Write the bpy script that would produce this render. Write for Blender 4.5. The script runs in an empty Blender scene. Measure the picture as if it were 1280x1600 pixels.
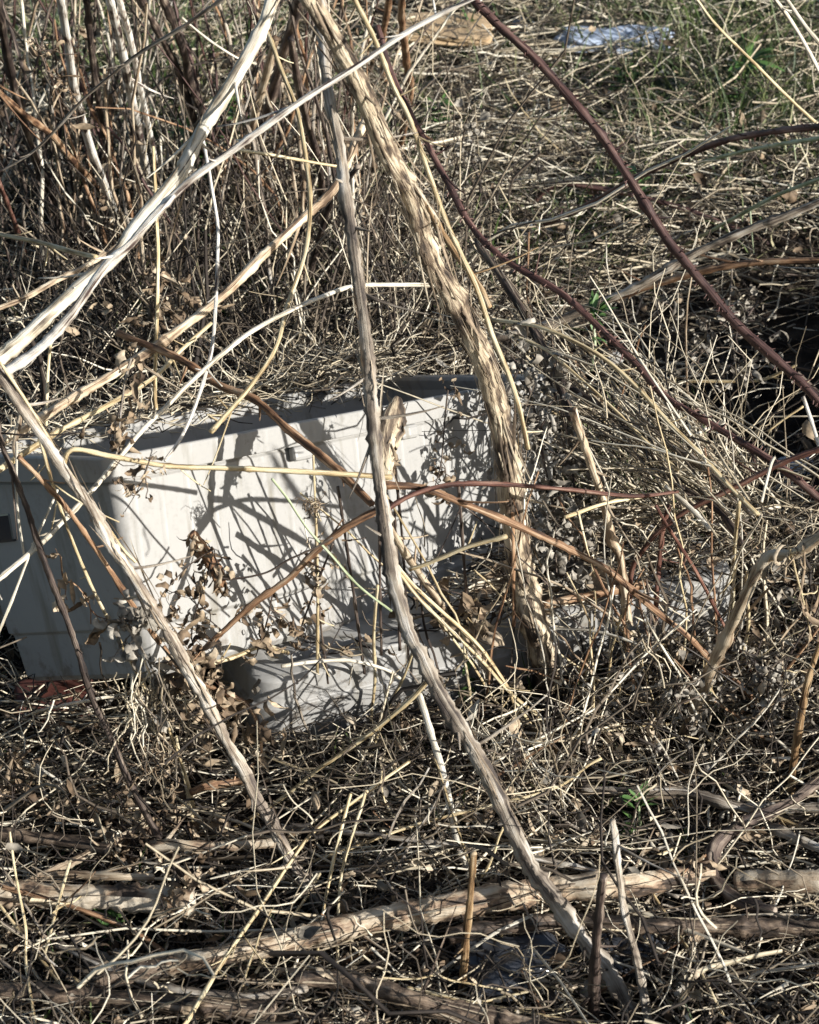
import bpy, math, random
import numpy as np
from mathutils import Vector, Matrix

# ------------------------------------------------------------------ camera, world, sun, exposure
scene = bpy.context.scene
col = scene.collection
CAM_Z, PITCH, VFOV = 1.5, math.radians(30), math.radians(24)
cam_d = bpy.data.cameras.new("camera")
cam = bpy.data.objects.new("camera", cam_d); col.objects.link(cam)
cam.location = (0, 0, CAM_Z); cam.rotation_euler = (math.radians(90) - PITCH, 0, 0)
cam_d.sensor_fit = 'VERTICAL'; cam_d.angle = VFOV
cam_d.clip_start = 0.05; cam_d.clip_end = 500
cam_d.dof.use_dof = True; cam_d.dof.focus_distance = 2.62; cam_d.dof.aperture_fstop = 11.0
scene.camera = cam

SUN = Vector((0.80, -0.50, 0.35)).normalized()
elev = math.asin(SUN.z); azim = math.atan2(SUN.x, SUN.y)
world = bpy.data.worlds.new("World"); scene.world = world; world.use_nodes = True
nt = world.node_tree; bgn = nt.nodes["Background"]
sky = nt.nodes.new("ShaderNodeTexSky"); sky.sky_type = 'NISHITA'; sky.sun_disc = False
sky.sun_elevation = elev; sky.sun_rotation = azim
nt.links.new(sky.outputs[0], bgn.inputs[0]); bgn.inputs[1].default_value = 0.075
sun_d = bpy.data.lights.new("sun", 'SUN'); sun_d.energy = 5.0; sun_d.angle = math.radians(0.5)
sun_d.color = (1.0, 0.975, 0.94)
sun = bpy.data.objects.new("sun", sun_d); col.objects.link(sun)
sun.rotation_euler = SUN.to_track_quat('Z', 'Y').to_euler(); sun.location = (3, -2, 4)
scene.view_settings.view_transform = 'Standard'; scene.view_settings.look = 'None'
scene.view_settings.exposure = 0.72; scene.view_settings.gamma = 1

# ------------------------------------------------------------------ picture point -> world point
F = 800 / math.tan(VFOV / 2)
CA, SA = math.cos(math.radians(60)), math.sin(math.radians(60))
def ray(px, py):
    x, y = (px - 640) / F, -(py - 800) / F
    return Vector((x, y * CA + SA, y * SA - CA))
def at(px, py, Y):
    d = ray(px, py); return Vector((0, 0, CAM_Z)) + d * (Y / d.y)
def gY(py, z=0.0):
    d = ray(640, py); return (z - CAM_Z) / d.z * d.y

# ------------------------------------------------------------------ noise and terrain
def hash2(i, j, seed):
    n = (i * 374761393 + j * 668265263 + seed * 1442695041) & 0xffffffff
    n = ((n ^ (n >> 13)) * 1274126177) & 0xffffffff
    return ((n ^ (n >> 16)) & 0xffff) / 65535.0
def vnoise(x, y, seed=0):
    x = np.asarray(x, float); y = np.asarray(y, float)
    i = np.floor(x).astype(np.int64); j = np.floor(y).astype(np.int64)
    u = x - i; v = y - j; u = u*u*(3-2*u); v = v*v*(3-2*v)
    a = hash2(i, j, seed); b = hash2(i+1, j, seed); c = hash2(i, j+1, seed); d = hash2(i+1, j+1, seed)
    return (a*(1-u)+b*u)*(1-v) + (c*(1-u)+d*u)*v
def ground_z(x, y):
    x = np.asarray(x, float); y = np.asarray(y, float)
    h = 0.05*(vnoise(x*2.2, y*2.2, 1)-.5) + 0.03*(vnoise(x*7, y*7, 2)-.5) + 0.014*(vnoise(x*22, y*22, 3)-.5)
    flat = np.exp(-((x+.05)**2/.2 + (y-2.45)**2/.12))
    pit = .13*np.exp(-((x-.50)**2/.05 + (y-3.0)**2/.07))      # ground dipped to deepen the shade under the canes
    return h*(1-.8*flat) - .022 - pit

# ------------------------------------------------------------------ mesh helpers
rng = np.random.default_rng(7)
def link(name, me, mat, parent=None):
    if mat is not None: me.materials.append(mat)
    o = bpy.data.objects.new(name, me); col.objects.link(o)
    if parent is not None: o.parent = parent
    return o
def np_mesh(name, V, Q, uv=None, smooth=True):
    me = bpy.data.meshes.new(name)
    nq, k = Q.shape
    me.vertices.add(len(V)); me.vertices.foreach_set("co", np.ascontiguousarray(V, np.float32).ravel())
    me.loops.add(nq*k); me.loops.foreach_set("vertex_index", np.ascontiguousarray(Q, np.int32).ravel())
    me.polygons.add(nq); me.polygons.foreach_set("loop_start", np.arange(0, nq*k, k, dtype=np.int32))
    me.polygons.foreach_set("loop_total", np.full(nq, k, np.int32))
    if smooth: me.polygons.foreach_set("use_smooth", np.ones(nq, bool))
    if uv is not None:
        l = me.uv_layers.new(name="UVMap"); l.data.foreach_set("uv", np.ascontiguousarray(uv, np.float32).ravel())
    me.update(calc_edges=True); me.validate()
    return me
def norm(a): return a / np.maximum(np.linalg.norm(a, axis=-1, keepdims=True), 1e-9)
def arc(root, d0, n0, L, k, S):
    """constant-curvature arcs; returns points (N,S,3), tangent, normal, binormal"""
    t = np.linspace(0, 1, S)[None, :, None]
    k = np.where(np.abs(k) < 1e-3, 1e-3, k)[:, None, None]; L = L[:, None, None]
    d0 = d0[:, None, :]; n0 = n0[:, None, :]
    p = root[:, None, :] + L/k*(np.sin(k*t)*d0 + (1-np.cos(k*t))*n0)
    d = np.cos(k*t)*d0 + np.sin(k*t)*n0; n = -np.sin(k*t)*d0 + np.cos(k*t)*n0
    b = np.broadcast_to(np.cross(d0, n0), p.shape)
    return p, d, n, b
def perp(d, rnd=None):
    r = rng.normal(size=d.shape) if rnd is None else rnd
    return norm(r - (r*d).sum(-1, keepdims=True)*d)
def strands(root, d0, L, r, k, S=5, sides=3, wob=0.0, n0=None, kinkamp=0.0):
    N = len(root); d0 = norm(d0)
    n0 = perp(d0) if n0 is None else perp(d0, n0)
    p, d, n, b = arc(root, d0, n0, L, k, S)
    if wob > 0:
        t = np.linspace(0, 1, S)[None, :]
        ph = rng.uniform(0, 6.28, (N, 2)); fr = rng.uniform(.6, 2.2, (N, 2))
        for q, ax in ((0, n), (1, b)):
            w = np.sin(ph[:, q:q+1] + fr[:, q:q+1]*6.28*t) - np.sin(ph[:, q:q+1])
            p = p + ax*(w*wob*L[:, None])[..., None]
    if kinkamp > 0: p[:, 1:] += rng.normal(size=(N, S-1, 3))*(kinkamp*L)[:, None, None]
    taper = np.linspace(1, .55, S)[None, :, None]
    V = []
    for s in range(sides):
        a = 2*math.pi*s/sides
        V.append(p + (math.cos(a)*n + math.sin(a)*b)*r[:, None, None]*taper)
    V = np.stack(V, 2).reshape(-1, 3)                       # N,S,sides
    base = (np.arange(N)*S*sides)[:, None, None]
    ring = (np.arange(S-1)*sides)[None, :, None]; s = np.arange(sides)[None, None, :]; s2 = (s+1) % sides
    a0 = base+ring+s; a1 = base+ring+s2
    Q = np.stack([a0, a1, a1+sides, a0+sides], -1).reshape(-1, 4)
    return V, Q
def ribbons(root, d0, L, w, k, twist, cup=.35, S=6, n0=None, shape='leaf'):
    N = len(root); d0 = norm(d0)
    n0 = perp(d0) if n0 is None else perp(d0, n0)
    p, d, n, b = arc(root, d0, n0, L, k, S)
    t = np.linspace(0, 1, S)[None, :, None]
    tw = twist[:, None, None]*t
    side = np.cos(tw)*b + np.sin(tw)*n; up = np.cos(tw)*n - np.sin(tw)*b
    prof = (np.sin(np.pi*np.clip(t*.92+.06, 0, 1))**.8) if shape == 'leaf' else (1-t*.9)
    ww = w[:, None, None]*prof*(1+.25*rng.normal(size=(N, S, 1)))
    mid = p + up*ww*cup
    V = np.stack([p - side*ww*.5, mid, p + side*ww*.5], 2).reshape(-1, 3)
    base = (np.arange(N)*S*3)[:, None, None]; ring = (np.arange(S-1)*3)[None, :, None]; s = np.arange(2)[None, None, :]
    a0 = base+ring+s
    Q = np.stack([a0, a0+1, a0+4, a0+3], -1).reshape(-1, 4)
    return V, Q
def merge(parts):
    Vs, Qs, n = [], [], 0
    for V, Q in parts: Vs.append(V); Qs.append(Q+n); n += len(V)
    return np.concatenate(Vs), np.concatenate(Qs)
def smooth_path(P, step):
    P = np.asarray(P, float)
    Pe = np.vstack([2*P[0]-P[1], P, 2*P[-1]-P[-2]]); out = []
    for i in range(len(P)-1):
        p0, p1, p2, p3 = Pe[i:i+4]; n = max(2, int(np.linalg.norm((p2-p1)[:2])/step))
        for t in np.linspace(0, 1, n, endpoint=False):
            out.append(.5*((2*p1)+(p2-p0)*t+(2*p0-5*p1+4*p2-p3)*t*t+(3*p1-p0-3*p2+p3)*t**3))
    out.append(P[-1]); return np.array(out)
def tube(P, R, sides=9, rough=.08, flat=1.0, seed=0, cap=True):
    """one bark-like tube through P with radii R; uv in metres along / turns around"""
    r = np.random.default_rng(seed)
    P = np.asarray(P, float); S = len(P)
    T = norm(np.gradient(P, axis=0))
    up = np.array([.3, -.7, .64]); N = norm(up - (T*up).sum(-1, keepdims=True)*T); B = np.cross(T, N)
    ln = np.concatenate([[0], np.cumsum(np.linalg.norm(np.diff(P, axis=0), axis=1))])
    ph = r.uniform(0, 6.28, 8)
    V = []; bumps = 1 + rough*(np.sin(ln*90+ph[0])*.5 + np.sin(ln*37+ph[1])*.6) + rough*.5*r.normal(size=S)
    for s in range(sides):
        a = 2*math.pi*s/sides
        rr = np.asarray(R)*bumps*(1 + rough*1.1*np.sin(3*a+ph[2]+ln*1.5) + rough*.7*r.normal(size=S))
        V.append(P + (math.cos(a)*N*flat + math.sin(a)*B)*rr[:, None])
    V = np.stack(V, 1).reshape(-1, 3)
    ring = (np.arange(S-1)*sides)[:, None]; s = np.arange(sides)[None, :]; s2 = (s+1) % sides
    Q = np.stack([ring+s, ring+s2, ring+s2+sides, ring+s+sides], -1).reshape(-1, 4)
    l0 = np.broadcast_to(ln[:-1, None], (S-1, sides)); l1 = np.broadcast_to(ln[1:, None], (S-1, sides))
    u0 = np.broadcast_to(s/sides, (S-1, sides)); u1 = np.broadcast_to((s+1)/sides, (S-1, sides))
    uv = np.stack([np.stack([u0, l0], -1), np.stack([u1, l0], -1), np.stack([u1, l1], -1), np.stack([u0, l1], -1)], 2).reshape(-1, 2)
    if cap:
        n = len(V); V = np.vstack([V, P[0]-T[0]*R[0]*.25, P[-1]+T[-1]*R[-1]*.4]); e = (S-1)*sides
        c0 = np.array([[n, (q+1) % sides, q, q] for q in range(sides)]); c1 = np.array([[n+1, e+q, e+(q+1) % sides, e+(q+1) % sides] for q in range(sides)])
        C = np.vstack([c0, c1])
        # caps as triangles written as separate polys
        return V, Q, uv, C[:, :3]
    return V, Q, uv, None
def tube_mesh(name, P, R, **kw):
    V, Q, uv, C = tube(P, R, **kw)
    me = bpy.data.meshes.new(name)
    faces = [tuple(q) for q in Q.tolist()]
    if C is not None: faces += [tuple(q) for q in C.tolist()]
    me.from_pydata(V.tolist(), [], faces)
    l = me.uv_layers.new(name="UVMap"); full = np.zeros((len(me.loops), 2), np.float32); full[:len(uv)] = uv
    l.data.foreach_set("uv", full.ravel())
    me.polygons.foreach_set("use_smooth", np.ones(len(me.polygons), bool)); me.update()
    return me
def tag(o, label=None, cat=None, group=None, kind=None):
    if label: o['label'] = label
    if cat: o['category'] = cat
    if group: o['group'] = group
    if kind: o['kind'] = kind
    return o
def empty(name, loc=(0, 0, 0)):
    o = bpy.data.objects.new(name, None); col.objects.link(o); o.location = loc; o.empty_display_size = .05
    return o

# ------------------------------------------------------------------ materials
def new_mat(name, rough=.7, spec=.3):
    m = bpy.data.materials.new(name); m.use_nodes = True
    b = m.node_tree.nodes["Principled BSDF"]; b.inputs["Roughness"].default_value = rough
    b.inputs["Specular IOR Level"].default_value = spec
    return m, m.node_tree, b
def ramp(nt, stops):
    r = nt.nodes.new("ShaderNodeValToRGB"); e = r.color_ramp.elements
    while len(e) > 1: e.remove(e[-1])
    e[0].position, e[0].color = stops[0][0], (*stops[0][1], 1)
    for p, c in stops[1:]:
        x = e.new(p); x.color = (*c, 1)
    return r
def N(nt, t, **kw):
    n = nt.nodes.new(t)
    for k, v in kw.items(): setattr(n, k, v)
    return n
def island_mat(name, stops, rough=.6, spec=.35, mottled=.35, trans=None):
    """each strand or leaf its own colour, with a fine mottle"""
    m, nt, b = new_mat(name, rough, spec)
    g = N(nt, "ShaderNodeNewGeometry"); r = ramp(nt, stops); nt.links.new(g.outputs["Random Per Island"], r.inputs[0])
    no = N(nt, "ShaderNodeTexNoise"); no.inputs["Scale"].default_value = 160; no.inputs["Detail"].default_value = 2
    tc = N(nt, "ShaderNodeTexCoord"); nt.links.new(tc.outputs["Object"], no.inputs["Vector"])
    rr = ramp(nt, [(.3, (1-mottled,)*3), (.7, (1+mottled*.25,)*3)]); nt.links.new(no.outputs["Fac"], rr.inputs[0])
    mx = N(nt, "ShaderNodeMix", data_type='RGBA', blend_type='MULTIPLY'); mx.inputs[0].default_value = 1
    nt.links.new(r.outputs[0], mx.inputs[6]); nt.links.new(rr.outputs[0], mx.inputs[7])
    nt.links.new(mx.outputs[2], b.inputs["Base Color"])
    return m
def bark_mat(name, stops, rough=.65, streak=26, along=9, bump=.5, patch=None, spec=.3):
    """streaks along the stem and worn patches, from the stem's own uv (turns around, metres along)"""
    m, nt, b = new_mat(name, rough, spec)
    uv = N(nt, "ShaderNodeUVMap"); uv.uv_map = "UVMap"
    oi = N(nt, "ShaderNodeObjectInfo")
    mp = N(nt, "ShaderNodeMapping"); mp.inputs["Scale"].default_value = (streak*.35, along, 1)
    add = N(nt, "ShaderNodeVectorMath", operation='ADD'); 
    sc = N(nt, "ShaderNodeVectorMath", operation='SCALE'); sc.inputs[0].default_value = (13.7, 41.3, 7.1)
    nt.links.new(oi.outputs["Random"], sc.inputs["Scale"])
    nt.links.new(uv.outputs[0], mp.inputs[0]); nt.links.new(mp.outputs[0], add.inputs[0]); nt.links.new(sc.outputs[0], add.inputs[1])
    n1 = N(nt, "ShaderNodeTexNoise"); n1.inputs["Scale"].default_value = 1.0; n1.inputs["Detail"].default_value = 6; n1.inputs["Roughness"].default_value = .65
    nt.links.new(add.outputs[0], n1.inputs["Vector"])
    mp2 = N(nt, "ShaderNodeMapping"); mp2.inputs["Scale"].default_value = (1.6, 22, 1)
    nt.links.new(uv.outputs[0], mp2.inputs[0])
    add2 = N(nt, "ShaderNodeVectorMath", operation='ADD'); nt.links.new(mp2.outputs[0], add2.inputs[0]); nt.links.new(sc.outputs[0], add2.inputs[1])
    n2 = N(nt, "ShaderNodeTexNoise"); n2.inputs["Scale"].default_value = 1.0; n2.inputs["Detail"].default_value = 5
    nt.links.new(add2.outputs[0], n2.inputs["Vector"])
    ma = N(nt, "ShaderNodeMath", operation='MULTIPLY_ADD'); ma.inputs[1].default_value = .45
    sb = N(nt, "ShaderNodeMath", operation='MULTIPLY'); sb.inputs[1].default_value = .55
    nt.links.new(n2.outputs["Fac"], sb.inputs[0]); nt.links.new(n1.outputs["Fac"], ma.inputs[0]); nt.links.new(sb.outputs[0], ma.inputs[2])
    st = N(nt, "ShaderNodeMapRange"); st.inputs[1].default_value = .36; st.inputs[2].default_value = .64; st.inputs[3].default_value = .22; st.inputs[4].default_value = .74
    nt.links.new(ma.outputs[0], st.inputs[0])
    r = ramp(nt, stops); nt.links.new(st.outputs[0], r.inputs[0])
    # dark cracks running along the stem
    mp3 = N(nt, "ShaderNodeMapping"); mp3.inputs["Scale"].default_value = (streak*.9, along*.8, 1); nt.links.new(uv.outputs[0], mp3.inputs[0])
    add3 = N(nt, "ShaderNodeVectorMath", operation='ADD'); nt.links.new(mp3.outputs[0], add3.inputs[0]); nt.links.new(sc.outputs[0], add3.inputs[1])
    n3 = N(nt, "ShaderNodeTexNoise"); n3.inputs["Scale"].default_value = 1.0; n3.inputs["Detail"].default_value = 3; nt.links.new(add3.outputs[0], n3.inputs["Vector"])
    cr = ramp(nt, [(.28, (.36, .33, .30)), (.39, (1, 1, 1))]); nt.links.new(n3.outputs["Fac"], cr.inputs[0])
    cm = N(nt, "ShaderNodeMix", data_type='RGBA', blend_type='MULTIPLY'); cm.inputs[0].default_value = 1
    nt.links.new(r.outputs[0], cm.inputs[6]); nt.links.new(cr.outputs[0], cm.inputs[7])
    hv = N(nt, "ShaderNodeMapRange"); hv.inputs[3].default_value = .75; hv.inputs[4].default_value = 1.15
    nt.links.new(oi.outputs["Random"], hv.inputs[0])
    mx = N(nt, "ShaderNodeVectorMath", operation='SCALE'); nt.links.new(cm.outputs[2], mx.inputs[0]); nt.links.new(hv.outputs[0], mx.inputs["Scale"])
    nt.links.new(mx.outputs[0], b.inputs["Base Color"])
    bp = N(nt, "ShaderNodeBump"); bp.inputs["Strength"].default_value = bump; bp.inputs["Distance"].default_value = .004
    nt.links.new(n1.outputs["Fac"], bp.inputs["Height"]); nt.links.new(bp.outputs[0], b.inputs["Normal"])
    return m
M = {}
M['pale'] = bark_mat("bleached_stem", [(.26, (.12, .095, .07)), (.36, (.42, .36, .26)), (.46, (.64, .58, .46)), (.7, (.76, .72, .62))])
M['white'] = bark_mat("white_stem", [(.32, (.07, .045, .04)), (.40, (.42, .36, .29)), (.5, (.72, .68, .60)), (.7, (.78, .75, .68))])
M['straw'] = bark_mat("straw_stem", [(.28, (.20, .13, .06)), (.42, (.50, .38, .20)), (.55, (.66, .55, .34)), (.7, (.74, .66, .46))], spec=.45, rough=.5)
M['bark'] = bark_mat("shaggy_bark", [(.34, (.045, .034, .026)), (.44, (.17, .125, .085)), (.52, (.42, .34, .23)), (.66, (.60, .51, .37))], bump=1.0, streak=34, along=24)
M['grey'] = bark_mat("grey_bark", [(.32, (.07, .055, .045)), (.44, (.23, .185, .14)), (.55, (.40, .345, .27)), (.7, (.58, .54, .48))], bump=.8)
M['brown'] = bark_mat("brown_bark", [(.32, (.06, .03, .017)), (.45, (.23, .125, .065)), (.56, (.38, .23, .13)), (.7, (.55, .41, .27))], bump=.6)
M['orange'] = bark_mat("orange_bark", [(.26, (.07, .04, .02)), (.42, (.24, .14, .065)), (.55, (.40, .27, .14)), (.72, (.52, .41, .27))], bump=.8)
M['maroon'] = bark_mat("maroon_cane", [(.28, (.022, .011, .010)), (.44, (.07, .032, .026)), (.58, (.13, .068, .055)), (.72, (.26, .17, .135))], bump=.5, rough=.55, spec=.4)
M['red'] = bark_mat("red_cane", [(.28, (.04, .017, .013)), (.46, (.13, .055, .038)), (.60, (.23, .12, .085)), (.74, (.36, .25, .19))], bump=.5, rough=.6)
M['dark'] = bark_mat("dark_stem", [(.32, (.018, .013, .011)), (.46, (.065, .045, .036)), (.58, (.14, .105, .08)), (.7, (.32, .26, .2))], bump=.6)
M['tan'] = bark_mat("tan_wood", [(.30, (.10, .065, .04)), (.43, (.33, .24, .155)), (.54, (.52, .42, .29)), (.7, (.64, .56, .43))], bump=.6)
M['green'] = bark_mat("green_stalk", [(.30, (.16, .19, .09)), (.48, (.38, .44, .26)), (.62, (.55, .60, .42))], bump=.2)
M['log'] = bark_mat("bare_log", [(.33, (.05, .036, .026)), (.42, (.25, .17, .11)), (.50, (.38, .295, .20)), (.66, (.52, .45, .345))], bump=1.0, streak=16, along=30)
M['darklog'] = bark_mat("dark_log", [(.34, (.018, .014, .011)), (.46, (.085, .060, .043)), (.58, (.22, .16, .11)), (.72, (.40, .32, .24))], bump=1.0, streak=16, along=34)
M['leafdry'] = island_mat("shrivelled_leaf", [(0, (.09, .058, .034)), (.35, (.22, .155, .095)), (.7, (.38, .29, .19)), (1, (.52, .43, .31))], rough=.75, mottled=.5)
M['leafgrey'] = island_mat("grey_leaf", [(0, (.10, .085, .065)), (.4, (.25, .22, .175)), (1, (.46, .42, .35))], rough=.8, mottled=.5)
M['strips'] = island_mat("peeling_bark", [(0, (.07, .05, .035)), (.5, (.30, .23, .155)), (1, (.58, .50, .37))], rough=.7, mottled=.4)
M['litter'] = island_mat("dark_litter", [(0, (.014, .011, .009)), (.5, (.045, .034, .026)), (.8, (.12, .092, .066)), (1, (.30, .245, .175))], rough=.8)
M['thatch'] = island_mat("thatch", [(0, (.03, .023, .017)), (.22, (.12, .093, .065)), (.38, (.35, .285, .19)), (.58, (.62, .525, .365)), (1, (.80, .73, .58))], rough=.45, mottled=.25)
M['grass'] = island_mat("grass_blade", [(0, (.025, .045, .012)), (.35, (.055, .085, .024)), (.65, (.11, .14, .045)), (.82, (.24, .24, .12)), (1, (.50, .44, .29))], rough=.5, mottled=.25)
M['weed'] = island_mat("weed_leaf", [(0, (.03, .065, .018)), (.5, (.075, .15, .04)), (1, (.16, .27, .08))], rough=.5, mottled=.2)

def soil_mat():
    m, nt, b = new_mat("soil", .95, .1)
    tc = N(nt, "ShaderNodeTexCoord"); n1 = N(nt, "ShaderNodeTexNoise"); n1.inputs["Scale"].default_value = 18; n1.inputs["Detail"].default_value = 9
    nt.links.new(tc.outputs["Object"], n1.inputs["Vector"])
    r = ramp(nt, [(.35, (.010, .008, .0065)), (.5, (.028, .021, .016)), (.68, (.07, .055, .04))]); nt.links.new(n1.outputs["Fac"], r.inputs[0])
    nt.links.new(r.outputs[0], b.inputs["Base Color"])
    n2 = N(nt, "ShaderNodeTexNoise"); n2.inputs["Scale"].default_value = 120; n2.inputs["Detail"].default_value = 6
    nt.links.new(tc.outputs["Object"], n2.inputs["Vector"])
    bp = N(nt, "ShaderNodeBump"); bp.inputs["Distance"].default_value = .01; nt.links.new(n2.outputs["Fac"], bp.inputs["Height"]); nt.links.new(bp.outputs[0], b.inputs["Normal"])
    return m
def plastic_mat(name, c, dirt=(.30, .26, .20), rough=.42):
    m, nt, b = new_mat(name, rough, .4)
    tc = N(nt, "ShaderNodeTexCoord")
    n1 = N(nt, "ShaderNodeTexNoise"); n1.inputs["Scale"].default_value = 9; n1.inputs["Detail"].default_value = 8; n1.inputs["Roughness"].default_value = .7
    nt.links.new(tc.outputs["Object"], n1.inputs["Vector"])
    n2 = N(nt, "ShaderNodeTexNoise"); n2.inputs["Scale"].default_value = 140; n2.inputs["Detail"].default_value = 4
    nt.links.new(tc.outputs["Object"], n2.inputs["Vector"])
    r = ramp(nt, [(.35, dirt), (.52, c), (.8, tuple(min(.85, q*1.06) for q in c))]); 
    mx = N(nt, "ShaderNodeMath", operation='MULTIPLY_ADD'); mx.inputs[1].default_value = .35
    hs = N(nt, "ShaderNodeMath", operation='MULTIPLY'); hs.inputs[1].default_value = .75
    nt.links.new(n1.outputs["Fac"], hs.inputs[0]); nt.links.new(n2.outputs["Fac"], mx.inputs[0]); nt.links.new(hs.outputs[0], mx.inputs[2])
    nt.links.new(mx.outputs[0], r.inputs[0])
    mp = N(nt, "ShaderNodeMapping"); mp.inputs["Scale"].default_value = (55, 55, 4); nt.links.new(tc.outputs["Object"], mp.inputs[0])
    n3 = N(nt, "ShaderNodeTexNoise"); n3.inputs["Scale"].default_value = 1; n3.inputs["Detail"].default_value = 4; nt.links.new(mp.outputs[0], n3.inputs["Vector"])
    r3 = ramp(nt, [(.30, (.70, .67, .60)), (.46, (1, 1, 1))]); nt.links.new(n3.outputs["Fac"], r3.inputs[0])
    m3 = N(nt, "ShaderNodeMix", data_type='RGBA', blend_type='MULTIPLY'); m3.inputs[0].default_value = 1; nt.links.new(r.outputs[0], m3.inputs[6]); nt.links.new(r3.outputs[0], m3.inputs[7])
    # mud spattered up from the bottom edge and scattered specks
    sp = N(nt, "ShaderNodeSeparateXYZ"); nt.links.new(tc.outputs["Object"], sp.inputs[0])
    n4 = N(nt, "ShaderNodeTexNoise"); n4.inputs["Scale"].default_value = 34; n4.inputs["Detail"].default_value = 7; n4.inputs["Roughness"].default_value = .7; nt.links.new(tc.outputs["Object"], n4.inputs["Vector"])
    zz = N(nt, "ShaderNodeMapRange"); zz.inputs[1].default_value = 0; zz.inputs[2].default_value = .10; zz.inputs[3].default_value = .13; zz.inputs[4].default_value = -.02; nt.links.new(sp.outputs[2], zz.inputs[0])
    ad = N(nt, "ShaderNodeMath", operation='ADD'); nt.links.new(n4.outputs["Fac"], ad.inputs[0]); nt.links.new(zz.outputs[0], ad.inputs[1])
    r4 = ramp(nt, [(.64, (0, 0, 0)), (.74, (.6, .6, .6))]); nt.links.new(ad.outputs[0], r4.inputs[0])
    m4 = N(nt, "ShaderNodeMix", data_type='RGBA'); nt.links.new(r4.outputs[0], m4.inputs[0]); nt.links.new(m3.outputs[2], m4.inputs[6]); m4.inputs[7].default_value = (.13, .10, .07, 1)
    nt.links.new(m4.outputs[2], b.inputs["Base Color"])
    r2 = ramp(nt, [(.3, (.65,)*3), (.7, (.38,)*3)]); nt.links.new(n1.outputs["Fac"], r2.inputs[0]); nt.links.new(r2.outputs[0], b.inputs["Roughness"])
    bp = N(nt, "ShaderNodeBump"); bp.inputs["Distance"].default_value = .001; bp.inputs["Strength"].default_value = .25
    nt.links.new(n2.outputs["Fac"], bp.inputs["Height"]); nt.links.new(bp.outputs[0], b.inputs["Normal"])
    return m
def add_ribs(m):      # shallow moulded ribs, upright on the long side
    nt = m.node_tree; b = nt.nodes["Principled BSDF"]; tc = N(nt, "ShaderNodeTexCoord")
    w = N(nt, "ShaderNodeTexWave", bands_direction='X'); w.inputs["Scale"].default_value = 9; w.inputs["Distortion"].default_value = .0
    nt.links.new(tc.outputs["Object"], w.inputs["Vector"]); r = ramp(nt, [(.0, (0, 0, 0)), (.12, (1, 1, 1))]); nt.links.new(w.outputs["Fac"], r.inputs[0])
    old = [n for n in nt.nodes if n.type == 'BUMP'][0]; bp = N(nt, "ShaderNodeBump"); bp.inputs["Distance"].default_value = .0012; bp.inputs["Strength"].default_value = .5
    nt.links.new(r.outputs[0], bp.inputs["Height"]); nt.links.new(old.outputs[0], bp.inputs["Normal"]); nt.links.new(bp.outputs[0], b.inputs["Normal"])
M['soil'] = soil_mat()
M['bin'] = plastic_mat("bin_plastic", (.310, .300, .277), (.23, .22, .195))
add_ribs(M['bin'])
M['lid'] = plastic_mat("lid_plastic", (.315, .306, .285), (.25, .238, .212))
M['foam'] = plastic_mat("foam_plastic", (.42, .49, .60), (.29, .33, .39), .8)
M['card'] = plastic_mat("cardboard", (.50, .36, .21), (.30, .2, .11), .85)
M['brick'] = plastic_mat("brick_clay", (.09, .032, .024), (.04, .022, .018), .9)
M['scrap'] = plastic_mat("pale_scrap", (.62, .64, .66), (.4, .4, .4), .6)
m, nt_, b = new_mat("black_plastic", .18, .6); b.inputs["Base Color"].default_value = (.035, .037, .042, 1); M['black'] = m

# ------------------------------------------------------------------ the bin's pose (tipped back, leaning down to its far side)
K = .946
BIN_L, BIN_W, BIN_H, BIN_T = .663*K, .244*K, .248*K, .025*K
def rot_xyz(rx, ry, rz):
    return (Matrix.Rotation(rz, 4, 'Z') @ Matrix.Rotation(ry, 4, 'Y') @ Matrix.Rotation(rx, 4, 'X'))
BIN_LOC = Vector((0, 0, CAM_Z)) + K*(Vector((-.280, 2.184, .029)) - Vector((0, 0, CAM_Z)))
BIN_M = Matrix.Translation(BIN_LOC) @ rot_xyz(-.442, .207, .767)
BIN_I = BIN_M.inverted()
LID_L, LID_W, LID_H = .60, .18, .060
LID_M = Matrix.Translation((-.165, 2.125, .0)) @ rot_xyz(0, .0, math.radians(23))
LID_I = LID_M.inverted()

def add_mound(fn):
    def g(x, y):
        x = np.asarray(x, float); y = np.asarray(y, float)
        a = np.array([-.75, 2.42]); b = np.array([.12, 2.93]); ab = b-a
        t = np.clip(((x-a[0])*ab[0]+(y-a[1])*ab[1])/(ab@ab), 0, 1)
        d2 = (x-a[0]-t*ab[0])**2 + (y-a[1]-t*ab[1])**2
        return fn(x, y) + (.13*(1-.6*t))*np.exp(-d2/.018)
    return g
ground_z = add_mound(ground_z)

def face_Y(px, py):
    """world Y where the sight line meets the bin (or its lid), or a large number"""
    o = Vector((0, 0, CAM_Z)); d = ray(px, py); best = 99.
    for inv, (x0, x1), (y0, y1), (z0, z1) in ((BIN_I, (-.035, BIN_L+.035), (-.035, BIN_W+.035), (0, BIN_H)), (LID_I, (0, LID_L), (0, LID_W), (-.05, LID_H+.01))):
        lo = inv @ o; ld = inv.to_3x3() @ d; t0, t1 = 0, 1e9
        for c, (a, b_) in zip(range(3), ((x0, x1), (y0, y1), (z0, z1))):
            if abs(ld[c]) < 1e-9: continue
            u, v = sorted(((a-lo[c])/ld[c], (b_-lo[c])/ld[c])); t0 = max(t0, u); t1 = min(t1, v)
        if t0 < t1: best = min(best, t0*d.y)
    return best
def ground_hit(px, py, up=0.0):
    Y = gY(py)
    for _ in range(4):
        p = at(px, py, Y); z = float(ground_z(p.x, p.y))+up; Y = gY(py, z)
    return Y

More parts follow.
